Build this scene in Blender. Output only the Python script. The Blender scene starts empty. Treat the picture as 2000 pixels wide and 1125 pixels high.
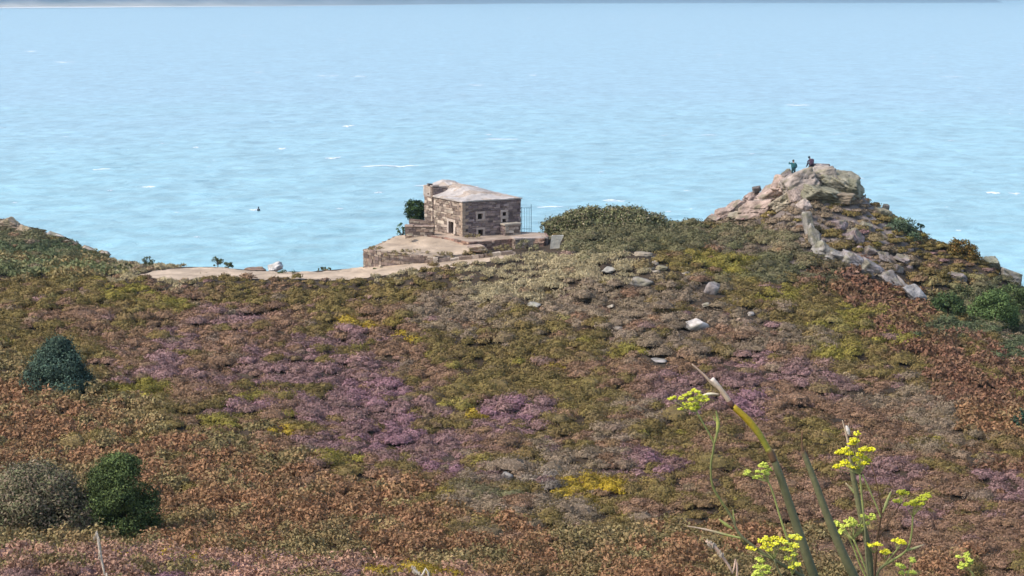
import bpy, bmesh, math
import numpy as np
from mathutils import Vector, Matrix
C = bpy.context.scene.collection
SC = bpy.context.scene
R = math.radians
rng = np.random.default_rng(7)

# ------------------------------------------------------------------ camera
F = 3732.0; HOR = -4.0                       # focal length in px of a 2000 px wide frame, row of the horizon
PITCH = math.atan((562.5 - HOR) / F)
cam = bpy.data.objects.new('camera', bpy.data.cameras.new('camera')); C.objects.link(cam)
cam.location = (0, 0, 0); cam.rotation_euler = (math.pi / 2 - PITCH, 0, 0)
cam.data.sensor_width = 36; cam.data.lens = F / 2000 * 36
cam.data.clip_start = 0.1; cam.data.clip_end = 90000
SC.camera = cam
SC.render.resolution_x = 1024; SC.render.resolution_y = 576
SEA = -45.0

# ------------------------------------------------------------------ light
SUN = Vector((-0.62, -0.30, 0.72)).normalized()
w = bpy.data.worlds.new('World'); SC.world = w; w.use_nodes = True
nt = w.node_tree; nt.nodes.clear()
sky = nt.nodes.new('ShaderNodeTexSky'); sky.sky_type = 'NISHITA'; sky.sun_disc = False
sky.sun_elevation = math.asin(SUN.z); sky.sun_rotation = math.atan2(SUN.x, SUN.y)
sky.altitude = 30; sky.air_density = 1.0; sky.dust_density = 2.0; sky.ozone_density = 1.0
bg = nt.nodes.new('ShaderNodeBackground'); bg.inputs['Strength'].default_value = 0.14
wo = nt.nodes.new('ShaderNodeOutputWorld')
nt.links.new(sky.outputs[0], bg.inputs['Color']); nt.links.new(bg.outputs[0], wo.inputs['Surface'])
sd = bpy.data.lights.new('sun', 'SUN'); sd.energy = 1.8; sd.angle = R(10); sd.color = (1, .95, .87)
sun = bpy.data.objects.new('sun', sd); C.objects.link(sun)
sun.rotation_euler = (-SUN).to_track_quat('-Z', 'Y').to_euler(); sun.location = (-30, -20, 60)
SC.view_settings.view_transform = 'Standard'; SC.view_settings.look = 'None'
SC.view_settings.gamma = 1; SC.view_settings.exposure = 1.1
SC.cycles.volume_bounces = 0; SC.cycles.max_bounces = 6

# ------------------------------------------------------------------ helpers
cp, sp = math.cos(PITCH), math.sin(PITCH)
def ray(u, v):
    px = (u - 1000) / F; py = (562.5 - v) / F
    return px, cp + py * sp, -sp + py * cp      # x right, y forward, z up
def at(u, v, Y):
    x, y, z = ray(u, v); k = Y / y
    return Vector((x * k, Y, z * k))
def atz(u, v, z):
    d = ray(u, v); k = z / d[2]
    return Vector((d[0] * k, d[1] * k, z))
def proj(x, y, z):
    dep = y * cp - z * sp; up = y * sp + z * cp
    return 1000 + F * x / dep, 562.5 - F * up / dep
def lin(c):
    c = np.asarray(c, float) / 255
    return np.where(c <= .04045, c / 12.92, ((c + .055) / 1.055) ** 2.4)
def hash2(i, j, s):
    h = (i.astype(np.int64) * 374761393 + j.astype(np.int64) * 668265263 + s * 2147483647) & 0x7fffffff
    h = ((h ^ (h >> 13)) * 1274126177) & 0x7fffffff
    return ((h ^ (h >> 16)) & 0xffff) / 65535.0
def noise(x, y, s=0):
    x = np.asarray(x, float); y = np.asarray(y, float)
    i = np.floor(x); j = np.floor(y); fx = x - i; fy = y - j
    fx = fx * fx * (3 - 2 * fx); fy = fy * fy * (3 - 2 * fy)
    i = i.astype(np.int64); j = j.astype(np.int64)
    a = hash2(i, j, s); b = hash2(i + 1, j, s); c = hash2(i, j + 1, s); d = hash2(i + 1, j + 1, s)
    return (a * (1 - fx) + b * fx) * (1 - fy) + (c * (1 - fx) + d * fx) * fy
def fbm(x, y, s=0, o=4):
    t = 0; a = .5; n = 0
    for k in range(o):
        t = t + a * noise(x * 2 ** k, y * 2 ** k, s + k); n += a; a *= .5
    return t / n * 2 - 1
def tag(o, label=None, cat=None, group=None, kind=None):
    for k, v in (('label', label), ('category', cat), ('group', group), ('kind', kind)):
        if v: o[k] = v
    return o
def thing(name, label, cat, loc=(0, 0, 0), rotz=0, group=None):
    o = bpy.data.objects.new(name, None); C.objects.link(o); o.location = loc
    o.rotation_euler = (0, 0, rotz); o.empty_display_size = .2
    return tag(o, label, cat, group)
def np_mesh(name, V, Q, mat, col=None, parent=None, smooth=False, nside=4):
    V = np.ascontiguousarray(V, dtype=np.float32); Q = np.ascontiguousarray(Q, dtype=np.int32)
    me = bpy.data.meshes.new(name); n = len(Q)
    me.vertices.add(len(V)); me.vertices.foreach_set('co', V.ravel())
    me.loops.add(n * nside); me.loops.foreach_set('vertex_index', Q.ravel())
    me.polygons.add(n); me.polygons.foreach_set('loop_start', np.arange(0, n * nside, nside, dtype=np.int32))
    me.polygons.foreach_set('loop_total', np.full(n, nside, dtype=np.int32))
    if smooth: me.polygons.foreach_set('use_smooth', np.ones(n, dtype=bool))
    if col is not None:
        a = me.attributes.new('Col', 'FLOAT_COLOR', 'POINT')
        cc = np.ones((len(V), 4), dtype=np.float32); cc[:, :3] = col
        a.data.foreach_set('color', cc.ravel())
    me.update(calc_edges=True)
    me.materials.append(mat)
    o = bpy.data.objects.new(name, me); C.objects.link(o)
    if parent: o.parent = parent
    return o
class MB:
    """collects shapes and links them as one mesh object"""
    def __init__(s): s.v = []; s.f = []; s.c = []
    def add(s, V, Fs, col=(.5, .5, .5)):
        b = len(s.v); s.v += [tuple(p) for p in V]; s.f += [tuple(i + b for i in f) for f in Fs]
        s.c += [tuple(col)] * len(V)
    def box(s, O, ax, ay, az, col=(.5, .5, .5), j=0.0):
        V = []
        for k in range(8):
            p = Vector(O) + (ax if k & 1 else ax * 0) + (ay if k & 2 else ay * 0) + (az if k & 4 else az * 0)
            if j: p += Vector(rng.uniform(-j, j, 3))
            V.append(p)
        s.add(V, [(0, 2, 3, 1), (4, 5, 7, 6), (0, 1, 5, 4), (2, 6, 7, 3), (0, 4, 6, 2), (1, 3, 7, 5)], col)
    def tube(s, P, Rr, col=(.5, .5, .5), n=10, sub=4, cap=True, cols=None):
        P = [Vector(p) for p in P]
        if sub > 1 and len(P) > 2:
            Q = []; RR = []; CC = []
            for i in range(len(P) - 1):
                p0 = P[max(i - 1, 0)]; p1 = P[i]; p2 = P[i + 1]; p3 = P[min(i + 2, len(P) - 1)]
                for k in range(sub):
                    t = k / sub
                    Q.append(.5 * ((2 * p1) + (p2 - p0) * t + (2 * p0 - 5 * p1 + 4 * p2 - p3) * t * t + (3 * p1 - p0 - 3 * p2 + p3) * t ** 3))
                    RR.append(Rr[i] * (1 - t) + Rr[i + 1] * t)
                    if cols: CC.append(tuple(np.array(cols[i]) * (1 - t) + np.array(cols[i + 1]) * t))
            Q.append(P[-1]); RR.append(Rr[-1])
            if cols: CC.append(cols[-1])
            P, Rr, cols = Q, RR, (CC if cols else None)
        b = len(s.v)
        for i, p in enumerate(P):
            d = (P[min(i + 1, len(P) - 1)] - P[max(i - 1, 0)]).normalized()
            a = d.cross(Vector((0, 1, .13))).normalized(); e = d.cross(a)
            for k in range(n):
                th = 2 * math.pi * k / n
                s.v.append(tuple(p + (a * math.cos(th) + e * math.sin(th)) * Rr[i]))
                s.c.append(tuple(cols[i]) if cols else tuple(col))
        for i in range(len(P) - 1):
            for k in range(n):
                k2 = (k + 1) % n
                s.f.append((b + i * n + k, b + i * n + k2, b + (i + 1) * n + k2, b + (i + 1) * n + k))
        if cap:
            s.f.append(tuple(b + k for k in range(n))[::-1]); s.f.append(tuple(b + (len(P) - 1) * n + k for k in range(n)))
    def ball(s, p, r, col, sc=(1, 1, 1), sub=1):
        V, Fs = ICO[sub]
        s.add([(p[0] + x * r * sc[0], p[1] + y * r * sc[1], p[2] + z * r * sc[2]) for x, y, z in V], Fs, col)
    def build(s, name, mat, parent=None, smooth=False):
        me = bpy.data.meshes.new(name); me.from_pydata(s.v, [], s.f); me.update()
        a = me.attributes.new('Col', 'FLOAT_COLOR', 'POINT')
        cc = np.ones((len(s.v), 4), dtype=np.float32); cc[:, :3] = np.array(s.c)
        a.data.foreach_set('color', cc.ravel())
        if smooth: me.polygons.foreach_set('use_smooth', np.ones(len(me.polygons), dtype=bool))
        me.materials.append(mat)
        o = bpy.data.objects.new(name, me); C.objects.link(o)
        if parent: o.parent = parent
        return o
ICO = {}
for k in (1, 2, 3, 4, 5):
    bm = bmesh.new(); bmesh.ops.create_icosphere(bm, subdivisions=k, radius=1)
    ICO[k] = ([tuple(v.co) for v in bm.verts], [tuple(v.index for v in f.verts) for f in bm.faces]); bm.free()

# ------------------------------------------------------------------ materials
def material(name, base=None, rough=.85, nscale=3.0, namp=.25, bump=.3, bscale=None, spec=.3, trans=0, gain=1.0):
    m = bpy.data.materials.new(name); m.use_nodes = True; t = m.node_tree; N = t.nodes; L = t.links
    b = N['Principled BSDF']; b.inputs['Roughness'].default_value = rough
    b.inputs['Specular IOR Level'].default_value = spec
    co = N.new('ShaderNodeTexCoord')
    if base is None:
        a = N.new('ShaderNodeAttribute'); a.attribute_name = 'Col'; src = a.outputs['Color']
    else:
        a = N.new('ShaderNodeRGB'); a.outputs[0].default_value = (*base, 1); src = a.outputs[0]
    n = N.new('ShaderNodeTexNoise'); n.inputs['Scale'].default_value = nscale; n.inputs['Detail'].default_value = 6
    n.inputs['Roughness'].default_value = .65
    L.new(co.outputs['Object'], n.inputs['Vector'])
    mr = N.new('ShaderNodeMapRange'); mr.inputs[1].default_value = .3; mr.inputs[2].default_value = .7
    mr.inputs[3].default_value = (1 - namp) * gain; mr.inputs[4].default_value = (1 + namp) * gain
    L.new(n.outputs[0], mr.inputs[0])
    mx = N.new('ShaderNodeVectorMath'); mx.operation = 'SCALE'
    L.new(src, mx.inputs[0]); L.new(mr.outputs[0], mx.inputs['Scale'])
    L.new(mx.outputs[0], b.inputs['Base Color'])
    if bump:
        n2 = N.new('ShaderNodeTexNoise'); n2.inputs['Scale'].default_value = bscale or nscale * 3
        n2.inputs['Detail'].default_value = 5; L.new(co.outputs['Object'], n2.inputs['Vector'])
        bp = N.new('ShaderNodeBump'); bp.inputs['Strength'].default_value = bump; bp.inputs['Distance'].default_value = .1
        L.new(n2.outputs[0], bp.inputs['Height']); L.new(bp.outputs[0], b.inputs['Normal'])
    if trans:
        tr = N.new('ShaderNodeBsdfTranslucent'); ms = N.new('ShaderNodeMixShader'); ms.inputs[0].default_value = trans
        L.new(mx.outputs[0], tr.inputs[0]); L.new(b.outputs[0], ms.inputs[1]); L.new(tr.outputs[0], ms.inputs[2])
        L.new(ms.outputs[0], N['Material Output'].inputs['Surface'])
    return m
M = dict(
    leaf=material('foliage', rough=.8, nscale=1.5, namp=.18, bump=0, spec=.15, trans=.15),
    soil=material('soil', rough=.95, nscale=.8, namp=.35, bump=.6, bscale=4, spec=.1),
    rock=material('granite', rough=.9, nscale=1.1, namp=.5, bump=.7, bscale=6, spec=.15, gain=.66),
    stone=material('masonry', rough=.92, nscale=2.2, namp=.3, bump=.7, bscale=7, spec=.15, gain=.74),
    slab=material('roof_stone', rough=.9, nscale=1.3, namp=.2, bump=.7, bscale=4, spec=.15, gain=.6),
    sand=material('trodden_sand', rough=.95, nscale=.7, namp=.2, bump=.6, bscale=5, spec=.1, gain=.62),
    bark=material('bark', base=tuple(lin((70, 58, 48))), rough=.95, nscale=8, namp=.3, bump=.5),
    iron=material('painted_iron', base=(.06, .11, .14), rough=.55, nscale=20, namp=.2, bump=.1),
    plant=material('stem', rough=.6, nscale=60, namp=.14, bump=.1, bscale=200, spec=.25, trans=.12, gain=.85),
    cloth=material('cloth', rough=.9, nscale=9, namp=.2, bump=.3),
    skin=material('skin', base=(.45, .27, .2), rough=.6, nscale=20, namp=.08, bump=.05),
    coast=material('coast', rough=1, nscale=.004, namp=.35, bump=0),
    foam=material('foam', base=(.56, .6, .63), rough=.8, nscale=1, namp=.1, bump=.4),
)

# ------------------------------------------------------------------ terrain height from surveyed profiles
ext = lambda L: L
bank = [(-700, 1080), (-300, 1086), (0, 1092), (120, 1094), (300, 1104), (450, 1116), (700, 1124), (850, 1130), (960, 1150), (1200, 1180), (1600, 1190), (2000, 1190), (2700, 1190)]
layers = [
    [(u, 1e9, 3) for u in (-9000, 9000)],
    [(u, v, 28) for u, v in bank],
    [(u, v + 36, 36) for u, v in bank],
    [(-700, 1085, 55), (0, 1092, 55), (1000, 1110, 55), (2000, 1122, 55), (2700, 1122, 55)],
    [(-700, 935, 75), (0, 935, 75), (700, 945, 75), (1300, 945, 75), (2000, 940, 75), (2700, 940, 75)],
    [(-700, 745, 100), (0, 748, 100), (700, 757, 100), (1300, 755, 100), (1700, 765, 100), (2000, 785, 100), (2700, 800, 100)],
    [(-700, 610, 121), (0, 625, 121), (600, 632, 121), (1000, 615, 121), (1300, 602, 121), (1500, 617, 121), (1800, 668, 121), (2000, 700, 121), (2700, 760, 121)],
    [(-700, 560, 138.5), (0, 558, 138.5), (250, 552, 138.5), (500, 550, 138.5), (700, 547, 138.5), (850, 526, 138.5), (1000, 512, 138.5), (1100, 500, 138.5), (1250, 490, 138.5), (1350, 508, 138.5), (1500, 546, 138.5), (1650, 578, 138.5), (1800, 607, 138.5), (2000, 655, 138.5), (2700, 760, 138.5)],
    [(-700, 330, 190), (-300, 400, 182), (0, 434, 176), (60, 449, 172), (110, 466, 170), (170, 492, 166), (250, 518, 162), (330, 521, 156), (420, 521, 153), (470, 526, 151), (520, 530, 150), (600, 531, 150), (700, 524, 150), (712, 520, 150), (760, 500, 151), (800, 480, 153), (830, 468, 156), (1016, 466, 157), (1060, 466, 157), (1120, 452, 158), (1200, 440, 159), (1260, 438, 159), (1310, 446, 159), (1380, 440, 160), (1440, 424, 162), (1500, 394, 162), (1530, 362, 161), (1560, 343, 160), (1610, 340, 160), (1660, 356, 160), (1690, 394, 158), (1740, 424, 157), (1800, 465, 156), (1880, 490, 155), (1920, 514, 154), (1960, 541, 153), (2000, 568, 152), (2300, 720, 150), (2700, 900, 150)],
]
Y0 = 20.0
def Lpts(L):
    out = []
    for u, v, Y in L:
        if v > 1e8: out.append((u / 9000 * 1.2, -1.75, Y)); continue
        p = at(u, v, Y); out.append((p.x / (Y + Y0), p.z, Y))
    return np.array(sorted(out))
AA = np.linspace(-.42, .42, 760)
KZ = []; KY = []
for L in layers:
    P = Lpts(L); KZ.append(np.interp(AA, P[:, 0], P[:, 1])); KY.append(np.interp(AA, P[:, 0], P[:, 2]))
cz, cy = KZ[-1], KY[-1]
for dy, dz in ((4, -1.2), (12, -7), (30, -30), (48, -50), (90, -52)):
    KZ.append(np.maximum(cz + dz, -52.0)); KY.append(cy + dy)
KZ = np.array(KZ); KY = np.array(KY)
YS = np.concatenate([np.geomspace(3, 100, 260)[:-1], np.linspace(100, 172, 330)[:-1], np.linspace(172, 270, 110)])
def pchip_all(KY, KZ, YS):
    h = np.diff(KY, axis=0); d = np.diff(KZ, axis=0) / h; n = len(KY)
    m = np.zeros_like(KZ)
    for i in range(1, n - 1):
        w1 = 2 * h[i] + h[i - 1]; w2 = h[i] + 2 * h[i - 1]
        ok = d[i - 1] * d[i] > 0
        with np.errstate(all='ignore'):
            mm = (w1 + w2) / (w1 / d[i - 1] + w2 / d[i])
        m[i] = np.where(ok, mm, 0)
    m[0] = d[0]; m[-1] = d[-1]
    out = np.zeros((len(YS), KY.shape[1]))
    for c in range(KY.shape[1]):
        k = np.clip(np.searchsorted(KY[:, c], YS) - 1, 0, n - 2)
        hh = h[k, c]; t = np.clip((YS - KY[k, c]) / hh, 0, 1)
        out[:, c] = ((1 + 2 * t) * (1 - t) ** 2 * KZ[k, c] + t * (1 - t) ** 2 * hh * m[k, c]
                     + t * t * (3 - 2 * t) * KZ[k + 1, c] + t * t * (t - 1) * hh * m[k + 1, c])
    return out
TZ = pchip_all(KY, KZ, YS)
XX = AA[None, :] * (YS[:, None] + Y0); YY = np.repeat(YS[:, None], len(AA), 1)
GU, GV = proj(XX, YY, TZ)
rockmask = np.clip(1 - np.hypot((GU - 1640) / 190, (GV - 445) / 120), 0, 1) * 2.5
rockmask = np.clip(rockmask, 0, 1) * (YY > 140)
flat = np.clip((np.abs(GU - 650) < 420) & (GV < 556) & (YY > 138), 0, 1)
amp = np.where(flat > 0, .03, .22) * np.clip(YY / 60, .3, 1)
TZ = TZ + amp * fbm(XX / 3.2, YY / 3.2, 3, 4) + amp * 1.5 * (YY < 150) * (.7 - 2 * np.abs(fbm(XX / 2.3 + .2 * YY / 2.3, YY / 2.3, 13, 2))) + rockmask * .35 * (np.abs(fbm(XX / 2.4 + .3 * YY, YY / 2.4, 9, 4)) * 2 - .4)
def ground(x, y):
    x = np.asarray(x, float); y = np.asarray(y, float)
    a = np.clip((x / (y + Y0) - AA[0]) / (AA[1] - AA[0]), 0, len(AA) - 1.001)
    k = np.clip(np.searchsorted(YS, y) - 1, 0, len(YS) - 2); t = np.clip((y - YS[k]) / (YS[k + 1] - YS[k]), 0, 1)
    i = a.astype(int) if a.ndim else int(a); f = a - i
    return (TZ[k, i] * (1 - f) + TZ[k, i + 1] * f) * (1 - t) + (TZ[k + 1, i] * (1 - f) + TZ[k + 1, i + 1] * f) * t
HY = np.concatenate([np.linspace(24, 120, 500), np.linspace(120, 185, 900)[1:]])
def hit(u, v, ymin=24):
    """first point of the ground on this line of sight, or its crest when it passes above"""
    d = ray(u, v); Ys = HY[HY >= ymin]
    gap = d[2] / d[1] * Ys - ground(d[0] / d[1] * Ys, Ys)
    k = np.argmax(gap <= 0) if (gap <= 0).any() else int(np.argmin(gap))
    Y = float(Ys[k]); x = d[0] / d[1] * Y
    return Vector((x, Y, float(ground(x, Y))))

nY, nA = TZ.shape
idx = np.arange(nY * nA).reshape(nY, nA)
Q = np.stack([idx[:-1, :-1], idx[:-1, 1:], idx[1:, 1:], idx[1:, :-1]], -1).reshape(-1, 4)
soil = lin((62, 52, 42)); rk = lin((150, 136, 128))
under = fbm(XX / 1.7, YY / 1.7, 21, 3)[..., None] * .3 + 1
tc = soil * under
rm = np.clip(rockmask + (YY > cy[None, :] + 3), 0, 1)[..., None]
tc = tc * (1 - rm) + (rk * .6 + soil * .4) * under * rm
g = np_mesh('ground', np.stack([XX, YY, TZ], -1).reshape(-1, 3), Q, M['soil'], tc.reshape(-1, 3), smooth=True)
tag(g, kind='structure')

# ------------------------------------------------------------------ sea
def sea_z(X, Yg):
    fade = np.clip(1 - Yg / 2600, 0, 1)
    return SEA + fade * (.34 * fbm(X / 12, Yg / 7 + X / 90, 40, 3) + .3 * fbm(X / 5, Yg / 3.6, 50, 2))
def sea():
    y = np.concatenate([np.geomspace(150, 3000, 560), np.geomspace(3000, 30000, 60)[1:]]); a = np.linspace(-.42, .42, 560)
    X = a[None, :] * (y[:, None] + 60); Yg = np.repeat(y[:, None], len(a), 1)
    Z = sea_z(X, Yg)
    i = np.arange(X.size).reshape(X.shape)
    q = np.stack([i[:-1, :-1], i[:-1, 1:], i[1:, 1:], i[1:, :-1]], -1).reshape(-1, 4)
    m = bpy.data.materials.new('sea_water'); m.use_nodes = True; t = m.node_tree; N = t.nodes; L = t.links
    b = N['Principled BSDF']; b.inputs['Roughness'].default_value = .28; b.inputs['IOR'].default_value = 1.33
    geo = N.new('ShaderNodeNewGeometry')
    sep = N.new('ShaderNodeSeparateXYZ'); L.new(geo.outputs['Position'], sep.inputs[0])
    def nz(sx, sy, det, off=0):
        mp = N.new('ShaderNodeMapping'); mp.inputs['Scale'].default_value = (sx, sy, 0); mp.inputs['Location'].default_value = (off, off, 0)
        L.new(geo.outputs['Position'], mp.inputs['Vector'])
        n = N.new('ShaderNodeTexNoise'); n.inputs['Scale'].default_value = 1; n.inputs['Detail'].default_value = det
        n.inputs['Roughness'].default_value = .6; n.inputs['Distortion'].default_value = .6
        L.new(mp.outputs[0], n.inputs['Vector']); return n.outputs[0]
    # shallow turquoise water towards the shore, deeper blue offshore
    big = nz(.0035, .0022, 3, 7); mr = N.new('ShaderNodeMapRange'); L.new(sep.outputs['Y'], mr.inputs[0])
    mr.inputs[1].default_value = 330; mr.inputs[2].default_value = 1000
    ad = N.new('ShaderNodeMath'); ad.operation = 'MULTIPLY_ADD'; L.new(big, ad.inputs[0]); ad.inputs[1].default_value = 1.1
    s2 = N.new('ShaderNodeMath'); s2.operation = 'SUBTRACT'; L.new(mr.outputs[0], s2.inputs[0]); s2.inputs[1].default_value = .5
    L.new(s2.outputs[0], ad.inputs[2])
    cr = N.new('ShaderNodeValToRGB'); L.new(ad.outputs[0], cr.inputs[0])
    cr.color_ramp.elements[0].position = .0; cr.color_ramp.elements[0].color = (.225, .40, .425, 1)
    cr.color_ramp.elements[1].position = .9; cr.color_ramp.elements[1].color = (.24, .366, .425, 1)
    # wind streaks, with the light and dark of ripples put into the water colour
    w1 = nz(.17, .12, 5); w2 = nz(.05, .03, 5, 3)
    r1 = N.new('ShaderNodeMapRange'); L.new(w1, r1.inputs[0]); r1.inputs[1].default_value = .35; r1.inputs[2].default_value = .65; r1.inputs[3].default_value = .78; r1.inputs[4].default_value = 1.15
    r2 = N.new('ShaderNodeMapRange'); L.new(w2, r2.inputs[0]); r2.inputs[1].default_value = .3; r2.inputs[2].default_value = .7; r2.inputs[3].default_value = .86; r2.inputs[4].default_value = 1.12
    mm = N.new('ShaderNodeMath'); mm.operation = 'MULTIPLY'; L.new(r1.outputs[0], mm.inputs[0]); L.new(r2.outputs[0], mm.inputs[1])
    sc = N.new('ShaderNodeVectorMath'); sc.operation = 'SCALE'; L.new(cr.outputs[0], sc.inputs[0]); L.new(mm.outputs[0], sc.inputs['Scale'])
    # small broken foam flecks
    fo = nz(.05, .07, 6, 11); f2 = N.new('ShaderNodeMapRange'); L.new(fo, f2.inputs[0]); f2.inputs[1].default_value = .735; f2.inputs[2].default_value = .76
    mixc = N.new('ShaderNodeMix'); mixc.data_type = 'RGBA'; L.new(f2.outputs[0], mixc.inputs[0])
    L.new(sc.outputs[0], mixc.inputs[6]); mixc.inputs[7].default_value = (.85, .88, .9, 1)
    L.new(mixc.outputs[2], b.inputs['Base Color'])
    bp = N.new('ShaderNodeBump'); bp.inputs['Strength'].default_value = .55; bp.inputs['Distance'].default_value = 1.2
    L.new(nz(.16, .2, 5, 5), bp.inputs['Height']); L.new(bp.outputs[0], b.inputs['Normal'])
    o = np_mesh('sea', np.stack([X, Yg, Z], -1).reshape(-1, 3), q, m, smooth=True); tag(o, kind='structure')
sea()

def foam_patch(mb, u, v, wpx, hpx, seed):
    p = atz(u, v, SEA); k = p.y / F; w_ = wpx * k / 2; d_ = hpx * p.y * p.y / (45 * F) / 2
    n = 26; m = 5; V = []; Fs = []
    for i in range(n):
        t = i / (n - 1) * 2 - 1
        th = (1 - t * t) ** .5 * (.45 + .55 * float(noise(i * .45, seed * 3.1, 5)))
        cx = p.x + t * w_; cyy = p.y + d_ * .9 * float(fbm(t * 1.6, seed, 8, 2)) + .3 * d_ * t
        for j in range(m):
            s = j / (m - 1) * 2 - 1
            yy = cyy + s * d_ * th; V.append((cx, yy, float(sea_z(cx, yy)) + .02 + .12 * (1 - s * s) * th))
    for i in range(n - 1):
        for j in range(m - 1):
            Fs.append((i * m + j, (i + 1) * m + j, (i + 1) * m + j + 1, i * m + j + 1))
    mb.add(V, Fs)
mb = MB()
FO = [(680, 246, 26, 5), (650, 309, 32, 5), (980, 271, 76, 4), (745, 325, 90, 4), (550, 291, 18, 4), (800, 324, 40, 3),
      (835, 363, 60, 2.5), (1940, 377, 30, 6), (1982, 378, 30, 4), (1200, 393, 50, 4), (1190, 390, 30, 2), (1405, 107, 16, 2),
      (1385, 264, 40, 3), (1640, 262, 40, 2), (640, 148, 50, 2.5), (130, 121, 60, 2.5), (62, 100, 26, 3), (930, 166, 40, 2),
      (1075, 405, 60, 2.5), (290, 365, 34, 3), (497, 411, 24, 4), (700, 149, 40, 2), (480, 70, 26, 1.5), (900, 184, 22, 2), (1560, 205, 60, 2), (200, 330, 40, 2.5), (1860, 150, 60, 2)]
for i, a in enumerate(FO): foam_patch(mb, a[0], a[1], a[2] * .9, a[3] * .7, i)
for i in range(60):
    v = 30 + 450 * rng.random() ** 1.3; foam_patch(mb, rng.uniform(-80, 2080), v, rng.uniform(6, 18), rng.uniform(.6, 1.3), 50 + i)
tag(mb.build('sea_foam', M['foam'], smooth=True), kind='stuff')

# ------------------------------------------------------------------ far coast across the bay
def coast():
    US = np.linspace(-500, 1957, 300)
    vv = np.interp(US, [-500, 0, 300, 500, 700, 900, 1000, 1300, 1957], [20, 16.5, 14.5, 13, 11.3, 8.6, 7.2, 6.4, 5.6])
    prof = [(-60, -3, 0), (0, 1, 0), (120, 3, 0), (260, 6, 1), (420, 8, 1), (600, 40, 2), (1000, 90, 2), (1700, 140, 2), (2600, 60, 2)]
    V = []; col = []
    for u, v in zip(US, vv):
        p = atz(u, v, SEA); west = min(max((1000 - u) / 700, 0), 1); end = min(1, (1957 - u) / 130)
        for d, h, k in prof:
            n1 = float(fbm(u / 60, d / 300, 60, 4)); hh = h
            if k == 2: hh = h * (.95 + .35 * n1) * max(end, .03)
            elif k == 1: hh = 3 + (h - 3) * west
            dd = d if k == 2 or k == 0 else d * (.4 + .6 * west)
            V.append((p.x * (1 + dd / p.y), p.y + dd + 60 * n1, SEA + hh * p.y / 9000))
            if k < 2: c = (lin((206, 190, 172)) * (1 if k == 0 else .55)) * west + lin((40, 60, 84)) * (1 - west)  # shore colour turns haze blue away from the west
            else: c = lin((26, 44, 70)) * (1 + .5 * n1)  # blue of distance haze put into the hill colour
            col.append(c)
    n = len(prof); i = np.arange(len(V)).reshape(-1, n)
    q = np.stack([i[:-1, :-1], i[1:, :-1], i[1:, 1:], i[:-1, 1:]], -1).reshape(-1, 4)
    tag(np_mesh('distant_coast', np.array(V), q, M['coast'], np.array(col), smooth=True), kind='structure')
    mb = MB()
    V = []
    for u, v in zip(US, vv):
        p = atz(u, v, SEA); wd = 150 + 140 * float(noise(u / 9, 3, 2))
        V += [(p.x * (1 - wd / p.y), p.y - wd, SEA + 1.5), (p.x * 1.002, p.y + 60, SEA + 3.0)]
    mb.add(V, [(2 * k, 2 * k + 2, 2 * k + 3, 2 * k + 1) for k in range(len(US) - 1)])
    tag(mb.build('surf', M['foam']), kind='stuff')
coast()

# ------------------------------------------------------------------ ground cover
ZONES = ["SSE.......EEEESSSGGG",   # 400
         "EEE......DDEEESSGGGG",   # 450
         "KKDDGGGDGDDDDGEERSGG",   # 500
         "GGGMGMGGSDDSSSGGRRKE",   # 550
         "GMGMPMGMSSSSSSSGGRKE",   # 600
         "GGMPMMPMGGGGSSMSGRRS",   # 650
         "KGPPMPPPMGGMMMPMGGRR",   # 700
         "BKGMPPPPGGGGMPPMPSSR",   # 750
         "BBKGMGPPGPPGSGMGMMSB",   # 800
         "BBBBKMPPPMSSMGMGMMSG",   # 850
         "BKBBBKMMPGSSPGMGMPMR",   # 900
         "KKBBBBBBGSSMGMGMMPMP",   # 950
         "KKBBBBBBBGSSGGMMMMPM",   # 1000
         "KKKBBKKBBBBKKBBKMMMM",   # 1050
         "KKKBKKBBKKBKBBKKMMBM"]   # 1100
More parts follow.
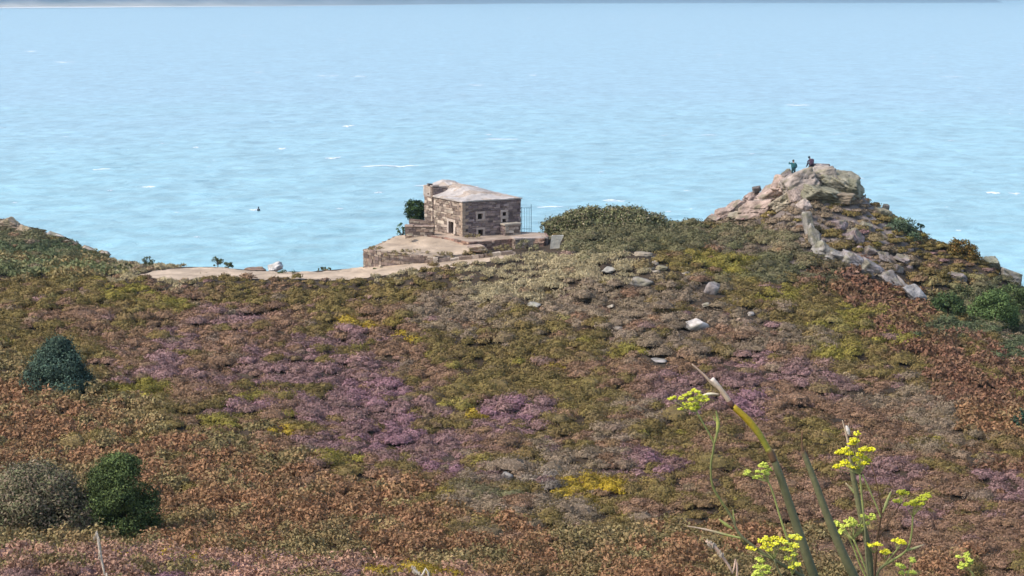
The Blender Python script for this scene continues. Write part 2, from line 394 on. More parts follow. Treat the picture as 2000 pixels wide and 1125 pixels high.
PATCH = [(1930, 600, 100, 50, 'F'), (1860, 640, 70, 26, 'F'), (1985, 680, 50, 40, 'F'), (70, 488, 190, 20, 'F'), (60, 530, 210, 14, 'H'), (1460, 470, 90, 20, 'E'), (700, 640, 30, 9, 'Y'), (792, 660, 22, 14, 'Y'), (1112, 722, 30, 15, 'Y'), (442, 825, 38, 20, 'L'), (545, 845, 28, 10, 'Y'),
         (930, 812, 26, 12, 'Y'), (1165, 955, 66, 24, 'Y'), (950, 905, 26, 14, 'L'), (285, 765, 50, 18, 'L'), (1655, 625, 55, 34, 'L'),
         (1750, 672, 55, 18, 'L'), (1380, 508, 40, 16, 'L'), (1630, 690, 60, 18, 'L'), (250, 578, 50, 20, 'L'), (345, 602, 34, 16, 'L'),
         (1235, 690, 34, 14, 'L'), (1000, 815, 60, 26, 'V'), (760, 850, 50, 28, 'V'), (1470, 795, 50, 24, 'V'), (1300, 920, 38, 13, 'V'),
         (870, 925, 55, 20, 'V'), (172, 572, 16, 9, 'V'), (730, 770, 70, 22, 'V'), (480, 800, 45, 12, 'V'), (1580, 740, 80, 22, 'P'),
         (1430, 520, 70, 18, 'L'), (1530, 580, 60, 22, 'L'), (1600, 600, 50, 22, 'G'), (1000, 760, 60, 30, 'G'), (920, 700, 90, 30, 'G'),
         (1480, 690, 70, 14, 'S'), (560, 590, 60, 20, 'G'), (420, 550, 50, 14, 'G'), (820, 560, 60, 16, 'G'), (650, 900, 40, 14, 'L'),
         (480, 785, 36, 10, 'L'), (900, 800, 40, 14, 'L'), (1290, 500, 34, 14, 'G'), (1880, 590, 60, 30, 'E'), (1960, 600, 70, 50, 'E'),
         (1850, 760, 60, 30, 'R'), (1900, 730, 70, 30, 'R'), (1960, 870, 60, 24, 'R'), (1100, 985, 40, 16, 'A'), (1050, 940, 40, 14, 'A'), (940, 970, 50, 10, 'E')]
PAL = {  # seen colours of the plants, several per kind
    'P': [(148, 116, 116), (138, 106, 106), (130, 106, 96), (116, 92, 84)],
    'V': [(150, 114, 124), (142, 106, 114), (134, 104, 106), (118, 92, 92)],
    'M': [(142, 112, 92), (132, 104, 82), (124, 100, 70), (114, 88, 74)],
    'G': [(126, 112, 64), (112, 100, 58), (100, 88, 54), (126, 102, 68)],
    'L': [(146, 136, 58), (132, 124, 58), (116, 108, 54), (128, 112, 60)],
    'Y': [(188, 158, 44), (160, 136, 50), (130, 114, 54), (140, 120, 60)],
    'B': [(154, 112, 84), (142, 104, 78), (130, 98, 70), (122, 104, 72)],
    'K': [(134, 118, 82), (122, 112, 74), (142, 112, 80), (112, 106, 70)],
    'R': [(134, 92, 72), (120, 86, 70), (108, 82, 64), (120, 100, 74)],
    'D': [(178, 162, 128), (160, 146, 112), (142, 128, 98), (124, 114, 84)],
    'S': [(140, 122, 104), (126, 110, 90), (116, 104, 78), (142, 122, 104)],
    'A': [(130, 120, 108), (122, 110, 100), (114, 104, 92), (128, 112, 100)],
    'E': [(112, 110, 78), (98, 98, 66), (102, 98, 70), (114, 102, 80)],
    'F': [(92, 102, 70), (80, 92, 62), (88, 94, 66), (102, 104, 78)],
    'H': [(116, 120, 84), (104, 112, 74), (120, 118, 82), (98, 104, 70)],
    'Z': [(174, 138, 108), (158, 122, 98), (148, 114, 104), (136, 108, 94)],
}
GAIN = 1.15
PL = {k: lin(v) * GAIN for k, v in PAL.items()}
KIND = {'P': 'heather', 'V': 'heather', 'M': 'heather', 'A': 'heather', 'G': 'gorse', 'L': 'gorse', 'Y': 'gorse',
        'B': 'bracken', 'K': 'bracken', 'R': 'bracken', 'Z': 'bracken', 'D': 'dry_grass', 'S': 'scrub', 'E': 'scrub', 'F': 'scrub', 'H': 'bracken'}
PATH_TOP = [(270, 540), (300, 531), (360, 524), (420, 523), (480, 529), (560, 533), (640, 531), (705, 522), (800, 517), (850, 511), (920, 503), (990, 494), (1010, 494)]
PATH_BOT = [(270, 542), (300, 546), (360, 549), (420, 541), (480, 547), (560, 545), (640, 549), (705, 545), (765, 538), (800, 530), (850, 526), (920, 518), (990, 506), (1010, 496)]
ptop = lambda u: np.interp(u, *zip(*PATH_TOP)); pbot = lambda u: np.interp(u, *zip(*PATH_BOT))
def classes(x, y, u, v):
    j1 = fbm(x / 3.0, y / 3.6, 31, 3); j2 = fbm(x / 3.0, y / 3.6, 37, 3)
    sc_ = np.clip((v - 350) / 500, .35, 1.1)
    uu = u + 120 * j1 * sc_ + rng.normal(0, 14, len(u)); vv_ = v + 55 * j2 * sc_ + rng.normal(0, 5, len(u))
    ci = np.clip((uu / 100).astype(int), 0, 19); ri = np.clip(((vv_ - 400) / 50).astype(int), 0, 14)
    Z = np.array([list(r.replace('.', 'G')) for r in ZONES]); k = Z[ri, ci]
    r = rng.random(len(u))
    mott = fbm(x / 1.5, y / 1.8, 77, 2)
    k = np.where((mott > .42) & np.isin(k, ['P', 'M', 'B', 'S']), 'G', k)
    k = np.where((mott < -.45) & np.isin(k, ['G', 'M', 'S']), 'M', k)
    k = np.where((r < .03) & (k == 'G'), 'L', k)
    us, vs = u + 26 * j1 + rng.normal(0, 5, len(u)), v + 12 * j2 + rng.normal(0, 2, len(u))
    for pu, pv, ru, rv, c in PATCH:
        q = ((us - pu) / ru) ** 2 + ((vs - pv) / rv) ** 2 < .25 + 1.15 * rng.random(len(u))
        k = np.where(q, c, k)
    r2 = rng.random(len(u)); k = np.where((r2 < .09) & ~np.isin(k, ['B', 'K', 'R', 'E']), np.array(list('MGSMGP'))[rng.integers(0, 6, len(u))], k)
    k = np.where((k == 'B') & (mott + .25 * (r - .5) > .24), 'K', k); k = np.where((k == 'R') & (mott < -.15), 'G', k)
    near = y < 40
    kn = np.where(j1 * 1.3 + rng.normal(0, .12, len(u)) > .12, 'V', np.where(rng.random(len(u)) < .6, 'Z', 'P'))
    kn = np.where((rng.random(len(u)) < .05) | (mott > .5), 'Y', kn)
    kn = np.where((mott < -.35), 'K', kn)
    k = np.where(near, kn, k)
    return k
def leafcloud(Cc, N_, size, asp, col, up=0.0):
    """diamond shaped leaves: centres, facing, length, width/length, colour"""
    n = len(Cc)
    T = rng.normal(size=(n, 3)); T[:, 2] = T[:, 2] * (1 - up) + up * 1.6
    T -= (T * N_).sum(1, keepdims=True) * N_; T /= np.linalg.norm(T, axis=1, keepdims=True) + 1e-9
    B_ = np.cross(N_, T); s = size[:, None]; w_ = (size * asp)[:, None]
    bend = N_ * s * .18
    V = np.stack([Cc - T * s * .5 - bend, Cc + B_ * w_ * .5, Cc + T * s * .5 - bend, Cc - B_ * w_ * .5], 1).reshape(-1, 3)
    return V, np.repeat(col, 4, 0)
def cover():
    out = {}
    for (ya, yb, cell) in ((9, 24, .3), (24, 46, .36), (46, 90, .6), (90, 190, .78)):
        ny = int((yb - ya) / cell); xm = .335 * yb + 2; nx = int(2 * xm / cell)
        gx, gy = np.meshgrid(np.arange(nx), np.arange(ny))
        x = (-xm + (gx + rng.random(gx.shape)) * cell).ravel(); y = (ya + (gy + rng.random(gy.shape)) * cell).ravel()
        keep = np.abs(x) < .3 * y + 3
        x, y = x[keep], y[keep]
        z = ground(x, y); u, v = proj(x, y, z)
        cyy = np.interp(x / (y + Y0), AA, cy)
        keep = (v < 1300) & (y < cyy + 3)
        # hidden hollow behind the near bank
        keep &= ~((y > 31) & (y < 50))
        onpath = (u > 268) & (u < 1010) & (v > ptop(u) - 3) & (v < pbot(u) + 4 - 7 * noise(u / 13, v / 30, 4)) & (y > 135)
        terr = (u > 700) & (u < 1072) & (v < ptop(u) + 4) & (y > 138)
        rkz = np.zeros(len(x), bool)
        for pu, pv, ru, rv in ((1470, 398, 90, 22), (1530, 360, 40, 26), (1600, 335, 60, 16), (1650, 365, 30, 14), (1725, 505, 36, 22), (1765, 545, 28, 24), (1572, 395, 12, 26), (1594, 460, 13, 40), (1650, 500, 40, 10), (1980, 545, 40, 20)):
            rkz |= (((u - pu) / ru) ** 2 + ((v - pv) / rv) ** 2 < 1) & (y > 138) & (rng.random(len(x)) < .72)
        for su, sv, sw, sh in ((1360, 636, 46, 20), (1250, 549, 56, 22), (1390, 561, 34, 32), (1255, 494, 50, 14), (1292, 520, 40, 16), (1190, 526, 34, 14), (1208, 638, 28, 10),
                               (1378, 592, 26, 10), (1192, 596, 22, 9), (1466, 612, 14, 10), (1285, 704, 44, 9), (1042, 594, 30, 10), (990, 930, 34, 18)):
            rkz |= (np.abs(u - su) < sw * .5 + 4) & (v > sv - sh * .3) & (v < sv + sh * .5 + 13) & (y > 60)
        keep &= ~(onpath | terr | rkz | ((u > 1058) & (u < 1112) & (v > 466) & (v < 497) & (y > 120)))
        x, y, z, u, v = x[keep], y[keep], z[keep], u[keep], v[keep]
        k = classes(x, y, u, v); k2 = classes(x, y, u + rng.normal(0, 45, len(u)), v + rng.normal(0, 16, len(u)))
        k2 = np.where(y < 40, k, k2)
        r = cell * (.46 + .5 * rng.random(len(x)) ** 1.6)
        r = np.where(k == 'E', r * 1.3, r); r = np.where(y < 40, r * .7, r)
        r = np.where((rng.random(len(r)) < .05) & np.isin(k, ['G', 'L', 'S', 'M']) & (y > 46), r * 1.55, r)
        crest = (y > cyy[keep] - 7) & (y > 100); r = np.where(crest, r * .85, r)
        lift = rng.random(len(x)) ** 1.3 * .42 * r
        lowz = (u > 200) & (u < 1060) & (v < 575) & (y > 130)
        r = np.where(lowz, r * .62, r)
        for c in PL:
            s = np.where(k == c)[0]
            if not len(s): continue
            kd = KIND[c]
            lsz = .00095 * y[s] if kd != 'bracken' else .0021 * y[s]
            if kd == 'dry_grass': lsz = .0019 * y[s]
            cov = {'heather': 3.0, 'gorse': 3.0, 'bracken': 3.0, 'dry_grass': 2.4, 'scrub': 3.0}[kd]
            asp0 = {'heather': .62, 'gorse': .55, 'bracken': .5, 'dry_grass': .2, 'scrub': .5}[kd]
            cnt = np.clip((cov * 3.2 * r[s] ** 2 / (lsz ** 2 * asp0)).astype(int), 6, 520)
            rep = np.repeat(np.arange(len(s)), cnt); n = len(rep)
            d = rng.normal(size=(n, 3)); d[:, 2] = np.abs(d[:, 2]) * .9 + .02; d /= np.linalg.norm(d, axis=1, keepdims=True)
            rr = r[s][rep]; hf = {'heather': .55, 'gorse': .62, 'bracken': .9, 'dry_grass': .6, 'scrub': .62}[kd]
            hv = (hf * (.75 + .45 * rng.random(len(s))) * np.where(crest[s], .6, 1))[rep]
            # each bush is a few lobes, so its outline is uneven
            lob = 1 + .34 * np.sin(d[:, 0] * 5 + rep * 1.7) * np.cos(d[:, 1] * 6 + rep * 2.3) + .16 * np.sin(d[:, 0] * 13 + rep) * np.sin(d[:, 1] * 12 + d[:, 2] * 9 + rep * .7)
            rad = rr * lob * (1 - .35 * rng.random(n) ** 2)
            P = np.stack([x[s][rep] + d[:, 0] * rad, y[s][rep] + d[:, 1] * rad, z[s][rep] + lift[s][rep] + d[:, 2] * rad * hv - .03], 1)
            N_ = d * .9 + rng.normal(size=(n, 3)) * (.24 if kd not in ('bracken', 'dry_grass') else .5)
            N_ /= np.linalg.norm(N_, axis=1, keepdims=True)
            pal = PL[c]
            wmix = rng.dirichlet([1.0] * len(pal), len(s))
            alt = np.array([PL[q].mean(0) for q in k2[s]])
            mixw = (.55 * rng.random(len(s)))[:, None] * (c != 'Y')
            huge = 1 + .28 * fbm(x[s] / 2.2, y[s] / 2.2, 61, 3)[:, None]
            base = (wmix @ pal * (1 - mixw) + alt * mixw) * (1 + rng.normal(0, .11, (len(s), 1))) * huge
            # the woody body of every cushion, under its leaves
            nu, nv = 8, 3
            th = np.linspace(0, 2 * np.pi, nu, endpoint=False); ph = np.array([0.0, .5, 1.0]) * np.pi / 2 * .86
            dd = np.stack([np.outer(np.cos(ph), np.cos(th)), np.outer(np.cos(ph), np.sin(th)), np.outer(np.sin(ph), np.ones(nu))], -1).reshape(-1, 3)
            lb = 1 + .32 * np.sin(dd[None, :, 0] * 5 + np.arange(len(s))[:, None] * 1.7) * np.cos(dd[None, :, 1] * 6 + np.arange(len(s))[:, None] * 2.3)
            hcore = {'heather': .5, 'gorse': .56, 'bracken': .6, 'dry_grass': .35, 'scrub': .56}[kd]
            rc = (r[s][:, None] * lb * .7)
            hcv = hcore * (.75 + .3 * rng.random(len(s)))[:, None] * np.where(crest[s], .6, 1)[:, None]
            CV = np.stack([x[s][:, None] + dd[None, :, 0] * rc, y[s][:, None] + dd[None, :, 1] * rc, z[s][:, None] + (lift[s])[:, None] + dd[None, :, 2] * rc * hcv - .03], -1)
            q0 = []
            for a_ in range(nv - 1):
                for b_ in range(nu): q0.append((a_ * nu + b_, a_ * nu + (b_ + 1) % nu, (a_ + 1) * nu + (b_ + 1) % nu, (a_ + 1) * nu + b_))
            for b_ in range(0, nu - 2, 2): q0.append((2 * nu, 2 * nu + b_ + 1, 2 * nu + b_ + 2, 2 * nu + (b_ + 3) % nu))
            q0 = np.array(q0); CQ = CV[:, q0].reshape(-1, 3)
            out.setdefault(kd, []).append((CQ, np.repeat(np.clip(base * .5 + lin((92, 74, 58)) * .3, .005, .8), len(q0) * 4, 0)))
            col = base[rep] * (1 - .3) + pal[rng.integers(0, len(pal), n)] * .3
            col = np.clip(col * (1 + rng.normal(0, .13, (n, 1))), .006, .8)
            size = lsz[rep] * rng.uniform(.7, 1.45, n)
            V, cc = leafcloud(P, N_, size, asp0, col, up={'bracken': .55, 'dry_grass': .9}.get(kd, .15))
            out.setdefault(kd, []).append((V, cc))
    for kd, L in out.items():
        V = np.concatenate([a for a, b in L]); cc = np.concatenate([b for a, b in L])
        print('cover', kd, len(V) // 4)
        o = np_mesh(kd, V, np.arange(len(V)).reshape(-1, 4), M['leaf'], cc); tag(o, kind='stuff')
cover()

# ------------------------------------------------------------------ path
def path():
    US = np.arange(272, 1008, 3.0); m = 9; V = []; col = []
    for u in US:
        a, b_ = float(ptop(u)), float(pbot(u))
        a += 2.4 * float(fbm(u / 16, 1, 4, 4)); b_ += 3.4 * float(fbm(u / 14, 5, 4, 4))
        for j in range(m):
            v = a + (b_ - a) * j / (m - 1)
            p = hit(u, v, 136)
            V.append((p.x, p.y, p.z + .05))
            col.append(lin((208, 184, 158)) * (1 + .45 * float(fbm(p.x / 1.6, p.y / .9, 14, 4))))
    i = np.arange(len(V)).reshape(-1, m)
    q = np.stack([i[:-1, :-1], i[1:, :-1], i[1:, 1:], i[:-1, 1:]], -1).reshape(-1, 4)
    tag(np_mesh('path', np.array(V), q, M['sand'], np.array(col), smooth=True), kind='structure')
path()

# ------------------------------------------------------------------ masonry
STN = [(146, 128, 114), (132, 114, 104), (118, 102, 96), (158, 142, 126), (138, 118, 104), (108, 94, 88), (168, 152, 136)]
WARM = [(160, 144, 128), (176, 158, 142), (146, 128, 116), (188, 172, 154), (136, 120, 108), (152, 132, 116), (124, 108, 98)]
COOL = [(154, 136, 130), (142, 124, 120), (130, 112, 110), (146, 128, 122), (166, 146, 134), (124, 108, 106), (154, 134, 124)]
def stones(mb, P0, P1, zb0, zb1, zt0, zt1, holes=(), row=.2, pal=STN, prot=.05, length=(.25, .7)):
    """a rubble face from P0 to P1 (outward is to the right of that direction); holes = (s0, s1, z0, z1)"""
    P0 = Vector((P0[0], P0[1], 0)); P1 = Vector((P1[0], P1[1], 0)); d = P1 - P0; Ln = d.length; d.normalize()
    nrm = Vector((d.y, -d.x, 0))
    zmin, zmax = min(zb0, zb1), max(zt0, zt1); z = zmin
    while z < zmax - .03:
        h = row * rng.uniform(.65, 1.35); s = -rng.uniform(0, .2)
        while s < Ln:
            l = rng.uniform(*length) * (1 if rng.random() > .15 else 1.6)
            a, b = max(s, 0), min(s + l, Ln); s += l
            if b - a < .04: continue
            mid = (a + b) / 2 / Ln; top = zt0 + (zt1 - zt0) * mid; bot = zb0 + (zb1 - zb0) * mid
            za, zb = max(z, bot - .1), min(z + h, top)
            if zb - za < .03: continue
            segs = [(a, b)]
            for (h0, h1, y0, y1) in holes:
                if zb > y0 + .02 and za < y1 - .02:
                    ns = []
                    for (q0, q1) in segs:
                        if q1 <= h0 or q0 >= h1: ns.append((q0, q1)); continue
                        if q0 < h0 - .04: ns.append((q0, h0))
                        if q1 > h1 + .04: ns.append((h1, q1))
                    segs = ns
            for (q0, q1) in segs:
                g_ = .012; c = lin(pal[rng.integers(len(pal))]) * rng.uniform(.7, 1.28)
                pr = prot * rng.uniform(.3, 1.3)
                O = P0 + d * (q0 + g_) + Vector((0, 0, za + g_)) - nrm * .12
                mb.box(O, d * (q1 - q0 - 2 * g_), nrm * (.12 + pr), Vector((0, 0, zb - za - 2 * g_)), c, j=.024)
        z += h
def backing(mb, P0, P1, zb0, zb1, zt0, zt1, holes=(), th=.5, col=None):
    """the wall body behind the stones, with real openings"""
    col = lin((120, 102, 92)) if col is None else col
    P0 = Vector((P0[0], P0[1], 0)); P1 = Vector((P1[0], P1[1], 0)); d = P1 - P0; Ln = d.length; d.normalize()
    nrm = Vector((d.y, -d.x, 0)); cuts = sorted({0, Ln, *[h[0] for h in holes], *[h[1] for h in holes]})
    for a, b in zip(cuts[:-1], cuts[1:]):
        hs = sorted([(h[2], h[3]) for h in holes if h[0] < (a + b) / 2 < h[1]])
        ta, tb = zt0 + (zt1 - zt0) * a / Ln, zt0 + (zt1 - zt0) * b / Ln
        ba, bb = zb0 + (zb1 - zb0) * a / Ln, zb0 + (zb1 - zb0) * b / Ln
        spans = []; lo = None
        for (y0, y1) in hs: spans.append((lo, y0)); lo = y1
        spans.append((lo, None))
        for (l0, l1) in spans:
            A0, B0 = (ba, bb) if l0 is None else (l0, l0); A1, B1 = (ta, tb) if l1 is None else (l1, l1)
            if A1 - A0 < .01: continue
            V = []
            for off in (0, -th):
                for s, z in ((a, A0), (b, B0), (b, B1), (a, A1)): V.append(P0 + d * s + nrm * off + Vector((0, 0, z)))
            mb.add(V, [(0, 1, 2, 3), (7, 6, 5, 4), (0, 4, 5, 1), (3, 2, 6, 7), (0, 3, 7, 4), (1, 5, 6, 2)], col)

# ------------------------------------------------------------------ stone hut
HC = at(904, 463, 148); zh = HC.z; TH = R(30)
E1 = Vector((math.cos(TH), math.sin(TH), 0)); E2 = Vector((-math.sin(TH), math.cos(TH), 0))
W_, D_, H_ = 5.2, 4.8, 2.72
hut = thing('stone_hut', 'small ruined stone hut with pale slab roof on the cliff edge above the sea', 'hut', HC, TH)
def hutpart(mb, name, mat, smooth=False):
    o = mb.build(name, mat, hut, smooth); return o
X_ = Vector((1, 0, 0)); Yv = Vector((0, 1, 0)); Zv = Vector((0, 0, 1))
def surround(parent_mb, P0, P1, hole, w_=.16, sill=True, col=(206, 186, 172), proud=.07, lint=.2):
    P0 = Vector(P0); P1 = Vector(P1); d = (P1 - P0).normalized(); n_ = Vector((d.y, -d.x, 0)); s0, s1, z0, z1 = hole
    b_ = P0 - n_ * .16; dep = n_ * (.16 + proud)
    c = lambda: lin(col) * rng.uniform(.88, 1.08)
    parent_mb.box(b_ + d * (s0 - w_) + Zv * z0, d * w_, dep, Zv * (z1 - z0), c(), j=.012)
    parent_mb.box(b_ + d * s1 + Zv * z0, d * (w_ * 1.2), dep, Zv * (z1 - z0), c(), j=.012)
    parent_mb.box(b_ + d * (s0 - w_ * 1.15) + Zv * (z1 + .004), d * (s1 - s0 + w_ * 2.4), dep * 1.03, Zv * lint, c(), j=.012)
    if sill: parent_mb.box(b_ + d * (s0 - w_) + Zv * (z0 - lint * .8), d * (s1 - s0 + w_ * 2), dep * 1.03, Zv * (lint * .8 - .004), c(), j=.012)
# local frame: x along the right face, y back; front corner at origin
A, B_, Cc_, Dd = (0, D_, 0), (0, 0, 0), (W_, 0, 0), (W_, D_, 0)
doorhole = (2.55, 3.4, .1, 1.02)                       # on the left (door) face measured from its far end
win_hi = (1.3, 1.76, 1.32, 1.76); win_lo = (1.32, 1.78, .0, .5)
win_r1 = (3.52, 3.86, 1.45, 1.76); win_r2 = (3.52, 3.86, .98, 1.22)
grow = lambda h, a=.14, s=True: (h[0] - a, h[1] + a, h[2] - (.13 if s else .0), h[3] + .17)
mb = MB()
backing(mb, A, B_, -.6, -.6, H_, H_, [doorhole]); stones(mb, A, B_, -.1, -.1, H_ - .04, H_ - .04, [grow(doorhole, .2, False)], pal=WARM, row=.19)
hutpart(mb, 'wall', M['stone'])
mb = MB()
rh = [win_hi, win_lo, win_r1, win_r2]
backing(mb, B_, Cc_, -.6, -.6, H_ - .004, H_ - .004, rh); stones(mb, (0.002, 0, 0), Cc_, -.1, -.1, H_ - .04, H_ - .04, [grow(win_hi), grow(win_lo, s=False), grow(win_r1), grow(win_r2)], pal=COOL, row=.17, length=(.2, .6))
hutpart(mb, 'wall', M['stone'])
mb = MB()
backing(mb, Cc_, Dd, -.6, -.6, H_ - .008, H_ - .008); stones(mb, Cc_, Dd, -.1, -.1, H_ - .04, H_ - .04)
backing(mb, Dd, A, -.6, -.6, H_ - .012, H_ - .012)
hutpart(mb, 'wall', M['stone'])
# long quoins on the front corner
mb = MB(); z = 0.0; k = 0
while z < H_ - .25:
    h = rng.uniform(.18, .3); l1, l2 = ((.55, .28) if k % 2 else (.28, .5)); k += 1
    mb.box((-.085, -.085, z), X_ * l1, Yv * l2, Zv * (h - .02), lin((176, 154, 134)) * rng.uniform(.85, 1.1), j=.012); z += h
hutpart(mb, 'corner_stones', M['stone'])
mb = MB(); surround(mb, A, B_, doorhole, .24, False, (214, 196, 180), .08, .2); d = hutpart(mb, 'door_surround', M['slab'])
mb = MB(); mb.box((.3, 1.41, .1), X_ * .05, Yv * .5, Zv * .9, lin((110, 74, 62)), j=.004); dd = mb.build('door', M['stone'], hut)
for hh, sl in ((win_hi, True), (win_lo, False), (win_r1, True), (win_r2, False)):
    mb = MB(); surround(mb, B_, Cc_, hh, .15, sl, (212, 192, 178), .08, .17); hutpart(mb, 'window_surround', M['slab'])
# roof: a heavy uneven slab roof, higher towards the rear block
def roof_part(name, e1s, e2s, hf, over=.1, base=(216, 204, 194)):
    V = []; col = []
    n, m = 60, 40
    for i in range(n + 1):
        for j in range(m + 1):
            e1 = e1s[0] + (e1s[1] - e1s[0]) * i / n; e2 = e2s[0] + (e2s[1] - e2s[0]) * j / m
            zz = H_ + .12 + hf(e1, e2) + .05 * float(fbm(e1 / .7, e2 / .7, 3, 4)) + .02 * float(np.round(noise(e1 / .5, e2 / .6, 8) * 3) / 3)
            V.append((e1, e2, zz))
            nn = float(fbm(e1 / 1.1 + 5, e2 / 1.1, 12, 4)); c = lin(base) * (1 + .42 * nn)
            if nn > .22: c = c * .5 + lin((168, 136, 98)) * .5
            if float(fbm(e1 / .5, e2 / .5, 99, 2)) < -.45: c = c * .72
            col.append(c)
    i = np.arange(len(V)).reshape(n + 1, m + 1)
    Fs = [(int(a), int(b), int(c), int(d)) for a, b, c, d in np.stack([i[:-1, :-1], i[1:, :-1], i[1:, 1:], i[:-1, 1:]], -1).reshape(-1, 4)]
    ring = list(i[:, 0]) + list(i[-1, 1:]) + list(i[-2::-1, -1]) + list(i[0, -2:0:-1])
    nb = len(V)
    for r_ in ring: V.append((V[r_][0], V[r_][1], H_ + .003)); col.append(lin(base) * .8)
    L_ = len(ring)
    for q in range(L_): Fs.append((int(ring[q]), nb + q, nb + (q + 1) % L_, int(ring[(q + 1) % L_])))
    Fs.append(tuple(nb + q for q in range(L_)))
    me = bpy.data.meshes.new(name); me.from_pydata(V, [], Fs); me.update()
    a = me.attributes.new('Col', 'FLOAT_COLOR', 'POINT'); cc = np.ones((len(V), 4), np.float32); cc[:, :3] = np.array(col); a.data.foreach_set('color', cc.ravel())
    me.materials.append(M['slab']); o = bpy.data.objects.new(name, me); C.objects.link(o); o.parent = hut
def hmain(e1, e2):
    t = max(0, min(1, e2 / D_)); back = np.interp(e1, [0, 1.0, 1.8, 2.4, 3.2, 4.0, 5.2], [0.05, .3, .8, .85, .72, .5, .12])
    return float(back) * t ** 1.1 - .03
def hrear(e1, e2):
    f = float(np.interp(e1, [-.7, .3, 1.2, 2.2, 3.6], [.74, .66, .5, .82, .55])); b = float(np.interp(e1, [-.7, .6, 1.6, 2.6, 3.6], [.68, .8, 1.12, 1.0, .5]))
    t = (e2 - D_) / 1.5; return f * (1 - t) + b * t
roof_part('roof', (-.12, W_ + .1), (-.12, D_ + .3), hmain)
# rear block
mb = MB()
RA, RB, RC, RD = (-.1, D_ + 1.45, 0), (-.1, D_ + .02, 0), (3.5, D_ + .02, 0), (3.5, D_ + 1.45, 0)
backing(mb, RA, RB, -.6, -.6, H_ + .8, H_ + .82, col=lin((110, 92, 84))); stones(mb, RA, RB, -.1, -.1, H_ + .78, H_ + .8, pal=WARM)
backing(mb, RB, RC, -.6, -.6, H_ + .816, H_ + .2); stones(mb, RB, RC, .0, .0, H_ + .8, H_ + .2, pal=COOL, row=.15)
backing(mb, RC, RD, -.6, -.6, H_ + .4, H_ + .4); backing(mb, RD, RA, -.6, -.6, H_ + .55, H_ + .7)
hutpart(mb, 'rear_wall', M['stone'])
roof_part('rear_roof', (-.16, 3.56), (D_ + .3, D_ + 1.55), lambda a, b: hrear(a, b) - .06)
mb = MB(); mb.box((-.16, D_ - .05, H_ + .815), X_ * .6, Yv * .45, Zv * .1, lin((186, 170, 158)), j=.03)
mb.box((.45, D_ + .0, H_ + .7), X_ * .7, Yv * .4, Zv * .1, lin((196, 178, 164)), j=.04)
mb.box((.0, D_ + .9, H_ + .86), X_ * .35, Yv * .3, Zv * .13, lin((120, 110, 104)), j=.03)
hutpart(mb, 'coping', M['slab'])
# buttress leaning against the right face, with its pale cap
bt = MB(); backing(bt, (3.35, -.75, 0), (4.75, -.75, 0), -.3, -.3, .78, .82, th=.7); stones(bt, (3.35, -.75, 0), (4.75, -.75, 0), -.1, -.1, .76, .8, pal=WARM, row=.2)
stones(bt, (3.35, -.05, 0), (3.35, -.75, 0), -.1, -.1, .76, .76, pal=COOL)
o = hutpart(bt, 'buttress', M['stone'])
cb = MB(); cb.box((3.28, -.84, .8), X_ * 1.52, Yv * .74, Zv * .12, lin((206, 192, 172)), j=.025); cb.build('cap_stone', M['slab'], o)

# ------------------------------------------------------------------ terraces and low walls around the hut
def terrace(name, label, cat, top, zb, faces, pal=STN, topcol=(190, 168, 148), row=.2, mat='sand'):
    t = thing(name, label, cat, tuple(top[0]))
    o0 = top[0]
    mb = MB(); n = len(top); P = [Vector(p) - o0 for p in top]; c = sum(P, Vector()) / n
    V = []; Fs = []                      # surface triangulated by rings, slightly uneven
    K = 7
    for k in range(K):
        f = k / K
        for i in range(n):
            for s in range(4):
                q = P[i].lerp(P[(i + 1) % n], s / 4).lerp(c, f)
                V.append((q.x, q.y, q.z + (.05 * float(fbm(q.x / .8, q.y / .8, 4, 3)) if k else 0)))
    V.append(tuple(c)); m = n * 4
    for k in range(K - 1):
        for i in range(m): Fs.append((k * m + i, k * m + (i + 1) % m, (k + 1) * m + (i + 1) % m, (k + 1) * m + i))
    for i in range(m): Fs.append(((K - 1) * m + i, (K - 1) * m + (i + 1) % m, len(V) - 1))
    mb.add(V, Fs, lin(topcol)); mb.c = [tuple(lin(topcol) * (1 + .4 * float(fbm(q[0] / .9, q[1] / .9, 33, 4)))) for q in V]; mb.build('surface', M[mat], t)
    mb = MB()
    for i in range(n):
        a, b = P[i], P[(i + 1) % n]
        if i in faces:
            stones(mb, a, b, zb - o0.z, zb - o0.z, a.z + .03, b.z + .03, pal=pal, row=row)
        d_ = (b - a); d_.z = 0
        mb.add([(a.x, a.y, a.z - .01), (b.x, b.y, b.z - .01), (b.x, b.y, zb - o0.z), (a.x, a.y, zb - o0.z)], [(3, 2, 1, 0)], lin((112, 96, 84)))
    mb.build('retaining_wall', M['stone'], t)
    return t
pz = lambda u, v, dz=0: atz(u, v, zh + dz)
terrace('stone_platform', 'low masonry platform with a trodden pinkish top right under the stone hut', 'platform',
        [pz(828, 458), pz(868, 464), pz(915, 473.5), pz(960, 470), pz(1005, 466.5), pz(1062, 467), pz(1070, 462), pz(1066, 455), pz(960, 449), pz(836, 449)],
        zh - 2.2, {0, 1, 2, 3, 4, 5, 6}, pal=[(160, 126, 110), (140, 110, 98), (120, 98, 88), (176, 146, 126), (150, 118, 100)])
terrace('lower_terrace', 'sloping sandy terrace held up by a rubble retaining wall on the left below the hut', 'terrace',
        [at(710, 488, 146.5), at(745, 490, 144), at(800, 497, 142.6), at(850, 502, 141.8), at(905, 496, 142.5), at(935, 487, 143), at(915, 477, 145.3), at(868, 467, 147.4), at(828, 461, 149.2), at(790, 459, 151), at(772, 461, 151), at(745, 475, 149.5)],
        zh - 3.0, {0, 1, 2, 3, 4, 10, 11}, topcol=(196, 174, 150), row=.22)
